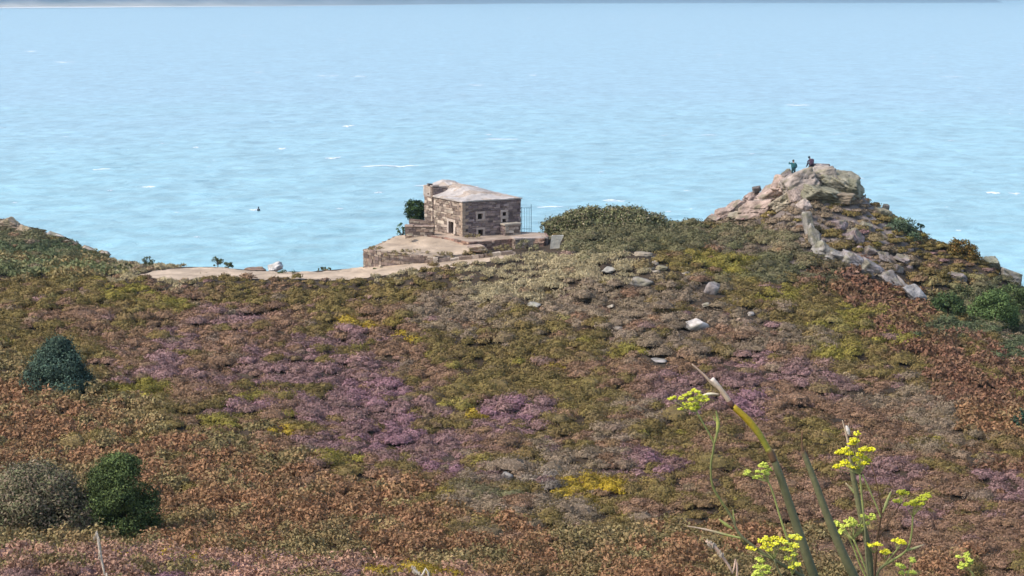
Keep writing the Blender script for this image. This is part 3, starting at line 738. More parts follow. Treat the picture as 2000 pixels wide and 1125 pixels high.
def lowwall(name, label, cat, a, b, th, htop, zb, pal=STN, capc=(200, 174, 156), capped=True):
    t = thing(name, label, cat, tuple(a)); d_ = Vector(b) - Vector(a); dz = d_.z; d_.z = 0; L_ = d_.length; dn = d_.normalized(); n_ = Vector((dn.y, -dn.x, 0))
    mb = MB(); z0 = zb - a.z
    P0 = Vector((0, 0, 0)); P1 = dn * L_
    backing(mb, P0, P1, z0, z0, htop, htop + dz, th=th); stones(mb, P0, P1, z0, z0, htop - .02, htop + dz - .02, pal=pal)
    stones(mb, P0 - n_ * th, P0, z0, z0, htop - .02, htop - .02, pal=pal); stones(mb, P1, P1 - n_ * th, z0, z0, htop + dz - .02, htop + dz - .02, pal=pal)
    mb.build('wall', M['stone'], t)
    if capped:
        mb = MB(); s = -.05
        while s < L_:
            l = rng.uniform(.5, .95); l = min(l, L_ + .08 - s)
            mb.box(P0 + dn * s + n_ * .07 + Zv * (htop + .004 + dz * s / L_), dn * (l - .03) + Zv * dz * l / L_, -n_ * (th + .12), Zv * rng.uniform(.08, .15), lin(capc) * rng.uniform(.85, 1.1), j=.02); s += l
        mb.build('coping', M['slab'], t)
    return t
lowwall('low_wall', 'knee high rubble wall running left from the hut door side past the round bush', 'wall', at(792, 458, 149.5), at(846, 459, 149.2), .5, .62, zh - 1)
lowwall('low_wall', 'short back wall half hidden under the round bush at the left of the hut', 'wall', at(800, 440, 152.5), at(848, 446, 152), .4, .5, zh - 1.5, capped=False)
lowwall('low_wall', 'low dry stone wall with flat pink coping at the right of the hut near the leaning slab', 'wall', at(1006, 479, 146.2), at(1068, 477, 147.2), .9, .42, zh - 2.2, pal=STN, capc=(206, 186, 170))
def blockrow(name, label, a, b, hgt, pal):
    t = MB(); d_ = b - a; L_ = d_.length; dn = d_.normalized(); n_ = Vector((dn.y, -dn.x, 0)); s = 0
    while s < L_:
        l = rng.uniform(.3, .95); h = hgt * rng.uniform(.3, 1.15)
        t.box(dn * s - Zv * .5, dn * (l - .04), -n_ * rng.uniform(.4, .6), Zv * (h + .5), lin(pal[rng.integers(len(pal))]), j=.05); s += l
    o = t.build(name, M['stone']); o.location = a; return tag(o, label, 'wall')
blockrow('stone_kerb', 'broken row of rough kerb stones along the lower edge of the terrace beside the path', at(846, 511, 141.4), at(985, 496, 142.3), .2, WARM)

# ------------------------------------------------------------------ boulders and outcrops
PINK = (190, 166, 152); GREY = (158, 150, 144); PALE = (200, 190, 182); DARK = (120, 110, 104); TAN = (176, 162, 140)
def rock_mesh(name, r3, seed, tint, sub=4, nplanes=7, rough=.05, mat='rock'):
    g_ = np.random.default_rng(seed); V = np.array(ICO[sub][0])
    Qm, _ = np.linalg.qr(g_.normal(size=(3, 3)) * .35 + np.eye(3)); ax = np.concatenate([Qm, -Qm])
    n_ = g_.normal(size=(nplanes, 3)); n_ /= np.linalg.norm(n_, axis=1, keepdims=True)
    n_ = np.concatenate([ax, n_]); dd = np.concatenate([g_.uniform(.58, .78, 6), g_.uniform(.7, .95, nplanes)])
    dot = V @ n_.T; rad = np.where(dot > .05, dd / np.maximum(dot, .05), 9).min(1); rad = np.minimum(rad, 1.3)
    nz_ = fbm(V[:, 0] * 2.2 + seed, V[:, 1] * 2.2 + V[:, 2] * 1.7, seed % 50, 4)
    ck = np.abs(fbm(V[:, 0] * 1.5 + V[:, 2] * 2.4 + seed, V[:, 1] * 1.9 - V[:, 2], seed % 31 + 3, 2))
    fn = fbm(V[:, 0] * 6 + seed, V[:, 1] * 6 + V[:, 2] * 5, seed % 17, 3); st = np.floor((fbm(V[:, 0] * 1.2 + V[:, 1] * .8 + seed, V[:, 2] * 2.6 - V[:, 0] * .7, seed % 23, 3) + 1) * 5) / 5; rad = rad * (.9 + .11 * st + rough * nz_ * 1.3 + .045 * fn - .3 * np.clip(1 - ck / .07, 0, 1))
    V = V * rad[:, None] * np.array(r3)
    spots = fbm(V[:, 0] * 1.6 + seed, V[:, 1] * 1.6 + V[:, 2] * 2, 71, 4)
    col = lin(tint)[None, :] * (1 + .3 * nz_[:, None]); lich = np.clip((spots - .12) * 5, 0, 1)[:, None]
    col = col * (1 - .55 * lich) + lin((132, 128, 96)) * .55 * lich
    return V, np.array(ICO[sub][1]), col
rk_n = 0
def boulder(u, v, wpx, hpx, tint, label, rot=0, deep=1.0, Y=None, name='boulder', cat='rock', group=None, sub=4, sink=.25):
    """a rock whose visible outline is about wpx by hpx around (u, v)"""
    global rk_n; rk_n += 1
    base = hit(u, v + hpx * .4, 60); Y = Y or base.y
    k = Y / F; c = at(u, v + hpx * sink * .5, Y)
    a, h = wpx * k / 2 * 1.12, hpx * k / 2 * (1.12 + sink)
    if wpx > 30 and sub == 4: sub = 5
    V, Fs, col = rock_mesh(name, (a, a * deep * .8 + .15, h), 100 + rk_n * 7, tint, sub)
    ca, sa = math.cos(R(rot)), math.sin(R(rot))
    x, z = V[:, 0] * ca + V[:, 2] * sa, -V[:, 0] * sa + V[:, 2] * ca
    V = np.stack([x, V[:, 1], z], 1)
    o = np_mesh(name, V, Fs, M['rock'], col, nside=3); o.location = c
    return tag(o, label, cat, group)
PL_ = 'pink granite rocks stepping up the left side of the headland'
for a in [
    (1392, 426, 34, 16, PINK, 'lowest flat pink rock at the left foot of the rocky headland', 5),
    (1416, 417, 44, 24, PINK, 'second pink rock from the left foot of the headland above the shrubs', -14),
    (1440, 406, 64, 30, PINK, 'tilted pink slab on the left slope of the headland, low down against the sea', -22),
    (1448, 420, 54, 20, TAN, 'flat pale tan slab lying below the pink rocks at the shrub edge', -8),
    (1470, 386, 36, 26, (178, 156, 146), 'small upright pink rock on the skyline halfway up the left slope', -30),
    (1480, 404, 84, 38, PINK, 'big smooth pink slab in the middle of the left slope', -20),
    (1506, 380, 76, 36, PINK, 'upper pink slab leaning below the teal jacketed person, left side', -30),
    (1530, 360, 48, 42, PINK, 'steep pink rock just below the person in teal', -35),
    (1530, 392, 50, 24, TAN, 'tan rock at the lower edge of the pink slabs beside dark shrubs', -25),
    (1536, 345, 34, 26, (140, 128, 122), 'dark grey rounded rock left of the standing person', -40),
    (1478, 368, 22, 12, DARK, 'small dark rock knob poking into the skyline on the left slope', 0)]: boulder(*a, group=PL_)
for a in [
    (1560, 354, 84, 44, (182, 166, 154), 'pale knobbly rock under the feet of the standing person', -20),
    (1594, 346, 96, 46, (178, 164, 150), 'large rounded summit rock on which the second person sits', -10),
    (1600, 325, 40, 16, (160, 148, 142), 'flat top block at the very summit beside the seated person', 6),
    (1640, 356, 96, 48, (164, 156, 136), 'broad lichen covered rock right of the summit', 12),
    (1632, 338, 36, 16, (172, 160, 148), 'small peaked rock on the skyline right of the summit block', 20),
    (1662, 372, 46, 36, (166, 158, 134), 'steep yellowish rock at the right shoulder of the summit', 48),
    (1604, 376, 90, 26, (150, 144, 122), 'mossy sloping rock face below the summit', 10),
    (1640, 384, 76, 22, (156, 140, 120), 'long ledge of tan rock under the right shoulder', 4),
    (1556, 380, 36, 24, (186, 166, 154), 'pink grey rock at the top end of the curved rock rib', 20),
    (1570, 400, 28, 26, (190, 172, 160), 'pale jointed rock in the upper bend of the rock rib', 50)]: boulder(*a)
RB_ = 'grey rocks forming the curved rib down the headland'
for a in [
    (1580, 436, 22, 66, (170, 162, 152), 'narrow upright top stone of the grey rock rib', -12),
    (1592, 464, 26, 58, (166, 158, 150), 'second stone down the grey rock rib', -18),
    (1610, 487, 38, 46, (164, 156, 146), 'bulging stone in the middle bend of the grey rock rib', -30),
    (1634, 499, 66, 24, (168, 160, 152), 'long flat rib stone before the gap in the grey rib', 16),
    (1666, 506, 66, 26, (170, 160, 156), 'smooth squared grey rib stone with a clean joint at each end', 24),
    (1700, 522, 66, 30, (164, 154, 152), 'wide grey violet rib stone below the joint', 28),
    (1745, 548, 76, 28, (160, 150, 144), 'cracked lower rib stone above the last one', 40),
    (1786, 572, 60, 24, (172, 166, 162), 'last pale stone at the bottom end of the grey rib', 35)]: boulder(*a, group=RB_)
for a in [
    (1700, 488, 28, 16, (152, 138, 132), 'brown grey block at the left of the scree beside the rib', 30),
    (1726, 500, 34, 18, (146, 134, 128), 'angular scree block at the middle of the scree', 35),
    (1752, 524, 30, 18, (150, 136, 130), 'dark jointed scree block above the lower rib', 40),
    (1764, 506, 36, 16, (154, 140, 134), 'wide tan block on the upper right of the scree', 20),
    (1640, 438, 40, 20, (156, 138, 134), 'small purple grey slab high on the scree under the summit grass', 10),
    (1670, 462, 44, 26, (150, 134, 130), 'purple grey slab in the upper scree', 35),
    (1690, 440, 30, 16, (156, 146, 128), 'small lichen rock right of the upper scree', 10),
    (1725, 414, 40, 18, (162, 152, 132), 'flat rock on the skyline halfway down the right ridge', 18),
    (1730, 404, 16, 14, (120, 116, 112), 'round dark rock on the right ridge skyline', 0),
    (1938, 512, 40, 20, (154, 152, 134), 'rounded grey green rock on the skyline near the right edge', 20),
    (1975, 540, 52, 26, (156, 150, 142), 'low grey slab at the right end of the ridge by the picture edge', 30),
    (1870, 540, 40, 16, (150, 136, 128), 'pinkish rock patch on the right slope below the orange shrub', 12),
    (1830, 530, 24, 12, (146, 134, 124), 'small tan rock left of the pinkish rock patch on the right slope', 8)]: boulder(*a)
for a in [
    (1360, 634, 50, 22, (214, 204, 194), 'sharp pale triangular stone lying alone in the middle of the heath', -10),
    (1250, 549, 54, 20, (160, 150, 138), 'wide grey boulder with a white edge in the pale grass of the slope', 5),
    (1390, 561, 32, 28, (166, 154, 148), 'upright grey white stone left of the lime green gorse', 0),
    (1255, 496, 42, 10, (166, 150, 130), 'flat pinkish stone near the top of the heath below the shrub hill', 0),
    (1292, 522, 30, 10, (166, 150, 126), 'sandy coloured stone just below the flat pinkish one', 5),
    (1190, 526, 34, 14, (170, 164, 152), 'grey stone in the pale grass right of the hut', 0),
    (1208, 640, 24, 8, (170, 158, 146), 'low pale stone in the heather left of the triangular stone', 10),
    (1378, 594, 20, 7, (170, 158, 144), 'small white stone right below the upright one', -15),
    (1192, 598, 18, 6, (172, 160, 142), 'small cream stone in the upper heath above the low pale one', -20),
    (1466, 612, 14, 10, (176, 166, 156), 'little stone at the right of the heath near the gorse strip', 0),
    (1285, 704, 44, 9, (166, 158, 152), 'long grey stone almost buried in heather above the tall flowering plant', 2),
    (1042, 594, 30, 10, (170, 164, 152), 'faint grey stone in the grass below the leaning slab', 0),
    (990, 930, 34, 18, (150, 142, 134), 'grey stone at the top of the bare grey strip in the foreground heath', 15)]: boulder(*a, sub=3)
for a in [
    (18, 438, 60, 26, (172, 150, 126), 'large tan rock on the hilltop at the left picture edge', 8),
    (52, 450, 40, 18, (180, 158, 134), 'smaller tan rock right of the hilltop rock at the left edge', 15),
    (106, 460, 40, 16, (190, 180, 168), 'pale rock on the left hill skyline', 14),
    (78, 452, 22, 10, (160, 140, 118), 'little brown rock between the tan rocks and the pale rock on the left hill', 20),
    (172, 486, 30, 9, (186, 170, 150), 'thin pale ledge lower down the left hill skyline', 18),
    (205, 494, 22, 8, (180, 164, 146), 'lowest pale ledge on the left hill skyline', 18)]: boulder(*a)
boulder(538, 520, 30, 17, (214, 208, 202), 'pale pointed rock rising behind the path against the sea', -20, Y=154, sub=4)
boulder(496, 528, 50, 14, (150, 122, 104), 'low reddish rock beside the pale pointed rock behind the path', 0, Y=151.5)
boulder(932, 483, 44, 14, (190, 164, 146), 'flat split slab lying in front of the platform below the hut windows', 0, deep=.8, Y=142.6)
boulder(800, 459, 16, 6, (150, 130, 114), 'tiny flat stone on the terrace by the low wall', 0, Y=148)

# loose scree between the big rocks
mb = MB(); gs = np.random.default_rng(5)
V_, F_, C_ = [], [], []; nb = 0
for (pu, pv, ru, rv, cnt, tint) in ((1660, 455, 50, 36, 16, (160, 140, 138)), (1730, 510, 50, 36, 20, (150, 134, 128)), (1640, 380, 60, 26, 14, (160, 150, 130)), (1850, 535, 60, 14, 16, (150, 134, 126)), (1600, 440, 30, 60, 10, (150, 138, 130)), (1480, 405, 80, 20, 26, (180, 156, 142)), (1300, 520, 110, 30, 16, (176, 162, 146)), (80, 450, 90, 14, 40, (174, 156, 134))):
    for k in range(cnt):
        u = pu + gs.normal() * ru * .5; v = pv + gs.normal() * rv * .5
        if v < 340: continue
        p = hit(u, v, 100); r_ = gs.uniform(.1, .42) * (.7 + .6 * gs.random())
        a, f, c = rock_mesh('', (r_ * gs.uniform(.8, 1.6), r_, r_ * gs.uniform(.5, 1)), int(gs.integers(1, 9999)), np.array(tint) * gs.uniform(.85, 1.1), 2, 9)
        V_.append(a + np.array(p)); F_.append(f + nb); C_.append(c); nb += len(a)
tag(np_mesh('scree', np.concatenate(V_), np.concatenate(F_), M['rock'], np.concatenate(C_), nside=3), kind='stuff')

# leaning pale slab right of the hut
s = MB(); s.add([(-.52, -.15, -.4), (.22, -.15, -.4), (.2, .3, -.4), (-.5, .3, -.4), (-.36, -.2, .98), (-.2, -.22, 1.1), (.58, -.2, 1.06), (.3, -.18, .5), (.55, .2, 1.06), (-.3, .2, 1.05), (.28, .25, .5)],
      [(0, 1, 7, 6, 5, 4), (3, 9, 8, 10, 2), (1, 2, 10, 7), (7, 10, 8, 6), (0, 4, 9, 3), (4, 5, 9), (5, 6, 8, 9), (0, 3, 2, 1)], lin((206, 200, 186)))
o = s.build('standing_slab', M['slab']); o.location = at(1086, 487, 142.5)
tag(o, 'leaning pale stone slab standing alone between the low wall and the shrub hill', 'standing stone')

# iron railing beside the hut
rl = thing('iron_railing', 'thin blue grey iron railing against the sea at the right side of the hut', 'railing', at(1018, 452, 151.5))
o0 = at(1018, 452, 151.5)
for k, (u, top) in enumerate(((1019, 404), (1024, 406), (1029, 406), (1033.5, 406), (1037.5, 399))):
    mb = MB(); p = at(u, 456, 151.5) - o0; q = at(u, top, 151.5) - o0
    mb.tube([p, q], [.022, .022] if k in (0, 4) else [.013, .013], n=8, sub=1, col=(.1, .1, .1)); mb.build('post' if k in (0, 4) else 'bar', M['iron'], rl)
for v in (406, 447):
    mb = MB(); mb.tube([at(1019, v, 151.5) - o0, at(1038, v, 151.5) - o0], [.018, .018], n=8, sub=1); mb.build('rail', M['iron'], rl)

# ------------------------------------------------------------------ shrubs
def shrub(name, label, u, v, wpx, hpx, pal, Y=None, shape='dome', leaf=None, lobes=40, cov=2.6, group=None, deep=.8, cat='shrub', asp=.5, seed=0, up=.2):
    base = hit(u, v, 50)
    if Y: base = at(u, v, Y)
    k = base.y / F; W2, H = wpx * k / 2, hpx * k
    t = thing(name, label, cat, base, 0, group); g_ = np.random.default_rng(500 + seed)
    lf = leaf or base.y * .0012
    Ls = []
    for i in range(lobes):
        zf = g_.uniform(.06, .93)
        if shape == 'cone': wd = (1 - zf) ** .75
        elif shape == 'ball': wd = math.sqrt(max(0, 1 - (2 * zf - 1) ** 2))
        elif shape == 'egg': wd = (1 - zf) ** .62 * 1.3 if zf > .35 else .98 - .3 * (.35 - zf)
        else: wd = math.sqrt(max(0, 1 - zf ** 2))
        th = g_.uniform(0, 2 * math.pi); wd *= (.9 if shape == 'egg' else .8) + (.18 if shape == 'egg' else .36) * float(noise(th * 1.1 + seed, zf * 5, 7)); rr = g_.uniform(.45, 1) ** .5 * wd
        lr = g_.uniform(.09, .24) * min(W2 * 1.3, H) * (.75 + .4 * wd)
        Ls.append((rr * math.cos(th) * max(W2 - lr * .7, .05), rr * math.sin(th) * max(W2 - lr * .7, .05) * deep, max(zf * H - lr * .3, lr * .3), lr, g_.uniform(.62, 1.35)))
    Ls = np.array(Ls)
    cnt = np.clip((cov * 3 * Ls[:, 3] ** 2 / (lf * lf * asp) * 1.1).astype(int), 20, 4000); rep = np.repeat(np.arange(lobes), cnt); n = len(rep)
    d = g_.normal(size=(n, 3)); d[:, 2] += .25; d /= np.linalg.norm(d, axis=1, keepdims=True)
    rad = Ls[rep, 3] * (1 - .4 * g_.random(n) ** 2 + .5 * g_.random(n) ** 6 + .12 * np.sin(d[:, 0] * 7 + rep) * np.cos(d[:, 2] * 8))
    P = Ls[rep, :3] + d * rad[:, None] * np.array([1.1, 1, .9]); P[:, 2] = np.maximum(P[:, 2], -.1)
    pal = lin(pal) * GAIN
    col = pal[g_.integers(0, len(pal), n)] * Ls[rep, 4][:, None] * (1 + g_.normal(0, .2, (n, 1)))
    N_ = d + g_.normal(size=(n, 3)) * .34; N_ /= np.linalg.norm(N_, axis=1, keepdims=True)
    V, cc = leafcloud(P, N_, lf * g_.uniform(.7, 1.4, n), asp, np.clip(col, .005, .8), up=up)
    np_mesh('crown', V, np.arange(len(V)).reshape(-1, 4), M['leaf'], cc, t)
    mb = MB()
    mb.tube([(0, 0, -.3), (.04, .02, H * .3), (0, 0, H * .7)], [.07 * H * .5 + .02, .05 * H * .5 + .015, .02], n=7)
    for i in range(min(8, lobes)):
        q = Ls[i * (lobes // 8) if lobes >= 8 else i]
        mb.tube([(0, 0, H * .12), (q[0] * .5, q[1] * .5, q[2] * .6), (q[0], q[1], q[2])], [.035 * H * .5 + .01, .02 * H * .4 + .008, .008], n=5, sub=2)
    mb.build('trunk', M['bark'], t)
    return t
DG = [(46, 64, 36), (58, 76, 42), (40, 54, 34), (70, 86, 48)]
BG = [(44, 72, 58), (54, 84, 66), (38, 60, 50), (66, 92, 74)]
OG = [(92, 98, 62), (78, 86, 56), (104, 104, 72), (70, 78, 52)]
GB = [(104, 98, 76), (90, 90, 66), (84, 84, 60), (112, 100, 82)]
shrub('evergreen_bush', 'tall dark green egg shaped evergreen bush at the lower left', 238, 1052, 186, 176, [(66, 78, 46), (78, 92, 52), (54, 66, 40), (94, 106, 60)], shape='egg', lobes=110, seed=1)
shrub('bramble_thicket', 'wide grey brown bramble thicket left of the dark evergreen bush', 80, 1052, 250, 152, [(112, 102, 80), (98, 94, 70), (86, 88, 62), (118, 102, 86)], lobes=150, seed=2, leaf=.12, asp=.35, deep=.7)
shrub('pale_shrub', 'pale sage green shrub cut by the left edge beside the bramble thicket', -8, 985, 50, 60, [(120, 140, 112), (104, 126, 98)], lobes=20, seed=3)
shrub('conifer_bush', 'dark blue green conical bush standing alone on the left of the heath', 116, 768, 172, 110, [(60, 78, 66), (72, 90, 76), (52, 66, 58), (84, 100, 82)], shape='cone', lobes=110, seed=4)
shrub('round_bush', 'dense round dark green bush against the left corner of the hut', 812, 431, 44, 44, DG, Y=154.6, shape='ball', lobes=90, seed=5, leaf=.13)
shrub('ivy_clump', 'small square green clump below the round bush at the end of the low wall', 786, 462, 26, 30, [(84, 104, 60), (70, 92, 52)], Y=151.8, lobes=18, seed=6, leaf=.13)
shrub('scrub_dome', 'broad dome of olive green scrub between the hut and the rocky headland', 1188, 482, 290, 80, [(122, 120, 86), (106, 106, 74), (130, 118, 94), (96, 98, 66)], Y=155.5, lobes=420, seed=7, deep=.35)
shrub('scrub_dome', 'low dark shrub hump right of the broad scrub dome at the foot of the headland', 1350, 462, 120, 26, [(84, 84, 58), (98, 92, 68), (74, 74, 52)], Y=157, lobes=50, seed=8, deep=.6)
shrub('windswept_shrub', 'grey green leafy shrub on the right ridge above the scree', 1752, 478, 96, 54, [(92, 108, 82), (78, 92, 66), (104, 116, 92)], Y=153.5, lobes=50, seed=9)
shrub('small_shrub', 'tiny windblown dark shrub sticking up on the right ridge skyline', 1797, 462, 22, 30, [(62, 76, 58), (54, 68, 54)], Y=156, lobes=10, seed=10, cov=1.4)
shrub('gorse_bush', 'rusty orange green bush on the skyline of the right ridge', 1876, 510, 74, 44, [(104, 90, 48), (92, 84, 50), (122, 92, 50)], Y=153, lobes=44, seed=11)
shrub('bright_shrub', 'bright green leafy shrub near the right edge below the ridge', 1942, 640, 120, 74, [(84, 102, 58), (74, 90, 54), (96, 114, 66)], lobes=60, seed=12)
shrub('dark_shrub', 'dark green shrub left of the bright one at the foot of the right ridge', 1850, 622, 80, 50, [(74, 88, 52), (62, 78, 48)], lobes=40, seed=13)
shrub('green_scrub', 'dense mid green scrub at the right picture edge above the bright leafy shrub', 1968, 600, 110, 44, [(82, 94, 58), (94, 106, 62), (72, 84, 54)], lobes=60, seed=15)
shrub('green_scrub', 'dark olive scrub between the last rib stone and the bright leafy shrub', 1880, 594, 90, 36, [(84, 88, 58), (74, 80, 52), (98, 98, 66)], lobes=50, seed=16)
shrub('dark_shrub', 'small blue green shrub cut by the right edge beside the rusty bracken', 1996, 838, 44, 42, BG, lobes=24, seed=14)
for i, (u, v, w_, h_, lb) in enumerate(((292, 518, 34, 18, 'small dark shrub on the skyline where the path begins'), (425, 519, 30, 18, 'dark rounded shrub on the skyline above the middle of the left path'),
        (446, 522, 20, 12, 'low shrub right next to the dark rounded one behind the path'), (634, 530, 34, 10, 'flat tuft of scrub on the skyline left of the terrace'),
        (562, 548, 60, 22, 'gorse hump hiding part of the path below the pale pointed rock'), (405, 552, 60, 20, 'olive gorse hump in front of the left end of the path'), (1030, 488, 60, 22, 'grey green tussock against the low wall at the right of the hut'), (740, 530, 34, 9, 'dark flat tuft growing on the path below the retaining wall'))):
    shrub('low_shrub', lb, u, v, w_, h_, OG if i not in (6,) else [(140, 132, 100), (120, 114, 84)], Y=(151 if i < 4 else (143.5 if i != 6 else 144.2)), lobes=16, seed=20 + i, leaf=.13)

for i, (u, v, w_, h_, Y, lb) in enumerate(((800, 499, 110, 15, 143.2, 'brown grassy mound spilling over the top of the retaining wall below the terrace'), (735, 489, 40, 10, 146, 'dry grass at the left corner of the lower terrace'),
        (868, 505, 50, 15, 142.2, 'grass tuft at the right end of the retaining wall beside the path'), (935, 497, 70, 14, 142.4, 'dark grassy strip between the split slab and the path'), (985, 489, 50, 13, 143.4, 'dry tussock where the path ends near the right low wall'),
        (925, 463, 40, 7, 147.2, 'little weeds growing along the foot of the hut corner'))):
    shrub('grass_tussock', lb, u, v, w_, h_, [(150, 134, 100), (132, 118, 84), (116, 102, 74), (124, 114, 78)], Y=Y, lobes=34, seed=40 + i, leaf=.12, deep=.35, asp=.3, cat='tussock')

# ------------------------------------------------------------------ people
def skin_obj(name, pts, edges, mat, parent, root=0, sub=2):
    bm = bmesh.new(); lay = bm.verts.layers.skin.verify(); vs = []
    for i, (p, r_) in enumerate(pts):
        v = bm.verts.new(p); v[lay].radius = (r_, r_) if np.isscalar(r_) else r_; v[lay].use_root = (i == root); vs.append(v)
    for a, b in edges: bm.edges.new((vs[a], vs[b]))
    me = bpy.data.meshes.new(name); bm.to_mesh(me); bm.free(); me.materials.append(mat)
    o = bpy.data.objects.new(name, me); C.objects.link(o); o.parent = parent
    m = o.modifiers.new('skin', 'SKIN'); m.use_smooth_shade = True
    s_ = o.modifiers.new('sub', 'SUBSURF'); s_.levels = sub; s_.render_levels = sub
    return o
def cm(name, c): return material(name, base=tuple(lin(c)), rough=.9, nscale=12, namp=.2, bump=.3)
def person(label, loc, rot, J, jacket, trousers, hair, hood=False):
    """J: joint positions for this pose, metres, facing +y"""
    t = thing('person', label, 'person', loc, rot)
    V = Vector; P = {k: V(v) for k, v in J.items()}
    pts = [(P['pel'], (.14, .11)), (P['waist'], (.13, .1)), (P['chest'], (.15, .11)), (P['neckb'], .06), (P['neck'], .052), (P['head'], (.075, .09)), (P['crown'], (.06, .075))]
    ed = [(0, 1), (1, 2), (2, 3), (3, 4), (4, 5), (5, 6)]
    for s_ in 'lr':
        b = len(pts); pts += [(P['sh' + s_], .055), (P['el' + s_], .042), (P['wr' + s_], .028), (P['hd' + s_], (.036, .02))]; ed += [(2, b), (b, b + 1), (b + 1, b + 2), (b + 2, b + 3)]
        hd = P['hd' + s_]; dr = (hd - P['wr' + s_]).normalized(); sd_ = dr.cross(V((0, .3, 1))).normalized()
        for q, (o_, l_) in enumerate(((-.026, .06), (-.009, .072), (.009, .07), (.026, .055))):
            c = len(pts); pts += [(hd + sd_ * o_ + dr * .03, .009), (hd + sd_ * o_ * 1.15 + dr * (.03 + l_) - V((0, 0, .012)), .008)]; ed += [(b + 3, c), (c, c + 1)]
        c = len(pts); pts += [(hd + sd_ * -.04 + dr * .0, .011), (hd + sd_ * -.055 + dr * .04, .009)]; ed += [(b + 3, c), (c, c + 1)]
        b = len(pts); pts += [(P['hip' + s_], .085), (P['kn' + s_], .058), (P['an' + s_], .04), (P['to' + s_], (.045, .03))]; ed += [(0, b), (b, b + 1), (b + 1, b + 2), (b + 2, b + 3)]
    body = skin_obj('body', pts, ed, M['skin'], t)
    k = 1.5
    jp = [(P['pel'], (.14 * k, .12 * k)), (P['waist'], (.15 * k, .12 * k)), (P['chest'], (.17 * k, .13 * k)), (P['neckb'], .085)]; je = [(0, 1), (1, 2), (2, 3)]
    for s_ in 'lr':
        b = len(jp); jp += [(P['sh' + s_], .08), (P['el' + s_], .062), (P['wr' + s_], .045)]; je += [(2, b), (b, b + 1), (b + 1, b + 2)]
    skin_obj('jacket', jp, je, cm('jacket_cloth', jacket), t)
    tp = [(P['pel'] - V((0, 0, .01)), (.15, .125))]; te = []
    for s_ in 'lr':
        b = len(tp); tp += [(P['hip' + s_], .1), (P['kn' + s_], .075), (P['an' + s_], .06)]; te += [(0, b), (b, b + 1), (b + 1, b + 2)]
    skin_obj('trousers', tp, te, cm('trouser_cloth', trousers), t)
    f = (P['head'] - P['neck']).normalized()
    mb = MB(); c = P['head'] + (P['crown'] - P['head']) * .45
    mb.ball(c + V((0, -.018, .012)), .118, (.5, .5, .5), (.86, 1, 1.0), sub=3); mb.build('hair', cm('hair_colour', hair), t, True)
    face = P['head'] + V((0, .085, 0))
    for nm, c_, r_, sc_ in (('nose', (0, .015, -.005), .014, (1, 1.3, 1.5)), ('eye', (.032, 0, .02), .011, (1, 1, 1)), ('eye', (-.032, 0, .02), .011, (1, 1, 1)), ('mouth', (0, 0, -.045), .012, (2, .6, .5)),
                            ('ear', (.085, -.085, 0), .02, (.5, 1, 1.5)), ('ear', (-.085, -.085, 0), .02, (.5, 1, 1.5))):
        mb = MB(); mb.ball(face + V(c_), r_, (.5,) * 3, sc_); mb.build(nm, M['iron' if nm == 'eye' else 'skin'], t, True)
    for s_ in 'lr':
        mb = MB(); a_ = P['an' + s_]; b_ = P['to' + s_]; mb.ball((a_ + b_) / 2 - V((0, 0, .01)), .075, (.5,) * 3, (.62, 1.6, .6), sub=2); mb.build('shoe', cm('shoe_leather', (50, 46, 44)), t, True)
    t.scale = (.95,) * 3
    return t
stand = dict(pel=(0, 0, .93), waist=(0, .01, 1.1), chest=(0, .03, 1.32), neckb=(0, .05, 1.46), neck=(0, .08, 1.52), head=(0, .13, 1.58), crown=(0, .17, 1.66),
             shl=(-.19, .03, 1.41), ell=(-.42, .12, 1.36), wrl=(-.3, .34, 1.5), hdl=(-.22, .38, 1.52), shr=(.19, .03, 1.4), elr=(.3, -.02, 1.13), wrr=(.22, .14, .98), hdr=(.18, .2, .93),
             hipl=(-.1, 0, .88), knl=(-.12, .07, .49), anl=(-.12, .0, .08), tol=(-.13, .15, .03), hipr=(.1, 0, .88), knr=(.12, .03, .48), anr=(.13, -.05, .08), tor=(.15, .1, .03))
feet = at(1549.5, 350, 160.8)
person('standing person in a teal jacket seen from behind, one elbow raised, on the headland', feet, R(8), stand, (44, 92, 96), (46, 74, 76), (70, 60, 52))
sit = dict(pel=(0, 0, .12), waist=(0, -.01, .3), chest=(-.02, .06, .52), neckb=(-.05, .12, .64), neck=(-.08, .15, .69), head=(-.13, .2, .75), crown=(-.17, .24, .82),
           shl=(-.2, .06, .6), ell=(-.25, .26, .38), wrl=(-.16, .44, .42), hdl=(-.12, .5, .43), shr=(.17, .05, .6), elr=(.25, .24, .38), wrr=(.14, .44, .42), hdr=(.08, .5, .43),
           hipl=(-.1, .03, .12), knl=(-.14, .42, .32), anl=(-.13, .62, -.03), tol=(-.13, .76, -.05), hipr=(.1, .03, .12), knr=(.15, .42, .32), anr=(.13, .62, -.03), tor=(.14, .76, -.05))
seat = at(1585, 325, 160.2)
person('person in a dark maroon jacket sitting hunched on the summit rock', seat, R(20), sit, (74, 56, 70), (50, 48, 60), (60, 70, 74))
# small buoy far out on the water
bp_ = atz(505, 412, SEA); b = thing('buoy', 'small dark buoy bobbing on the sea left of the hut', 'buoy', bp_); b.scale = (.72,) * 3
mb = MB(); mb.ball((0, 0, .35), .5, lin((60, 66, 70)), (1, 1, .8), sub=3); mb.build('float', M['cloth'], b, True)
mb = MB(); mb.tube([(0, 0, .5), (.02, 0, 1.0)], [.3, .12], lin((58, 62, 66)), n=12, sub=1); mb.ball((.02, 0, 1.1), .2, lin((58, 62, 66)), sub=2); mb.build('top_mark', M['cloth'], b, True)

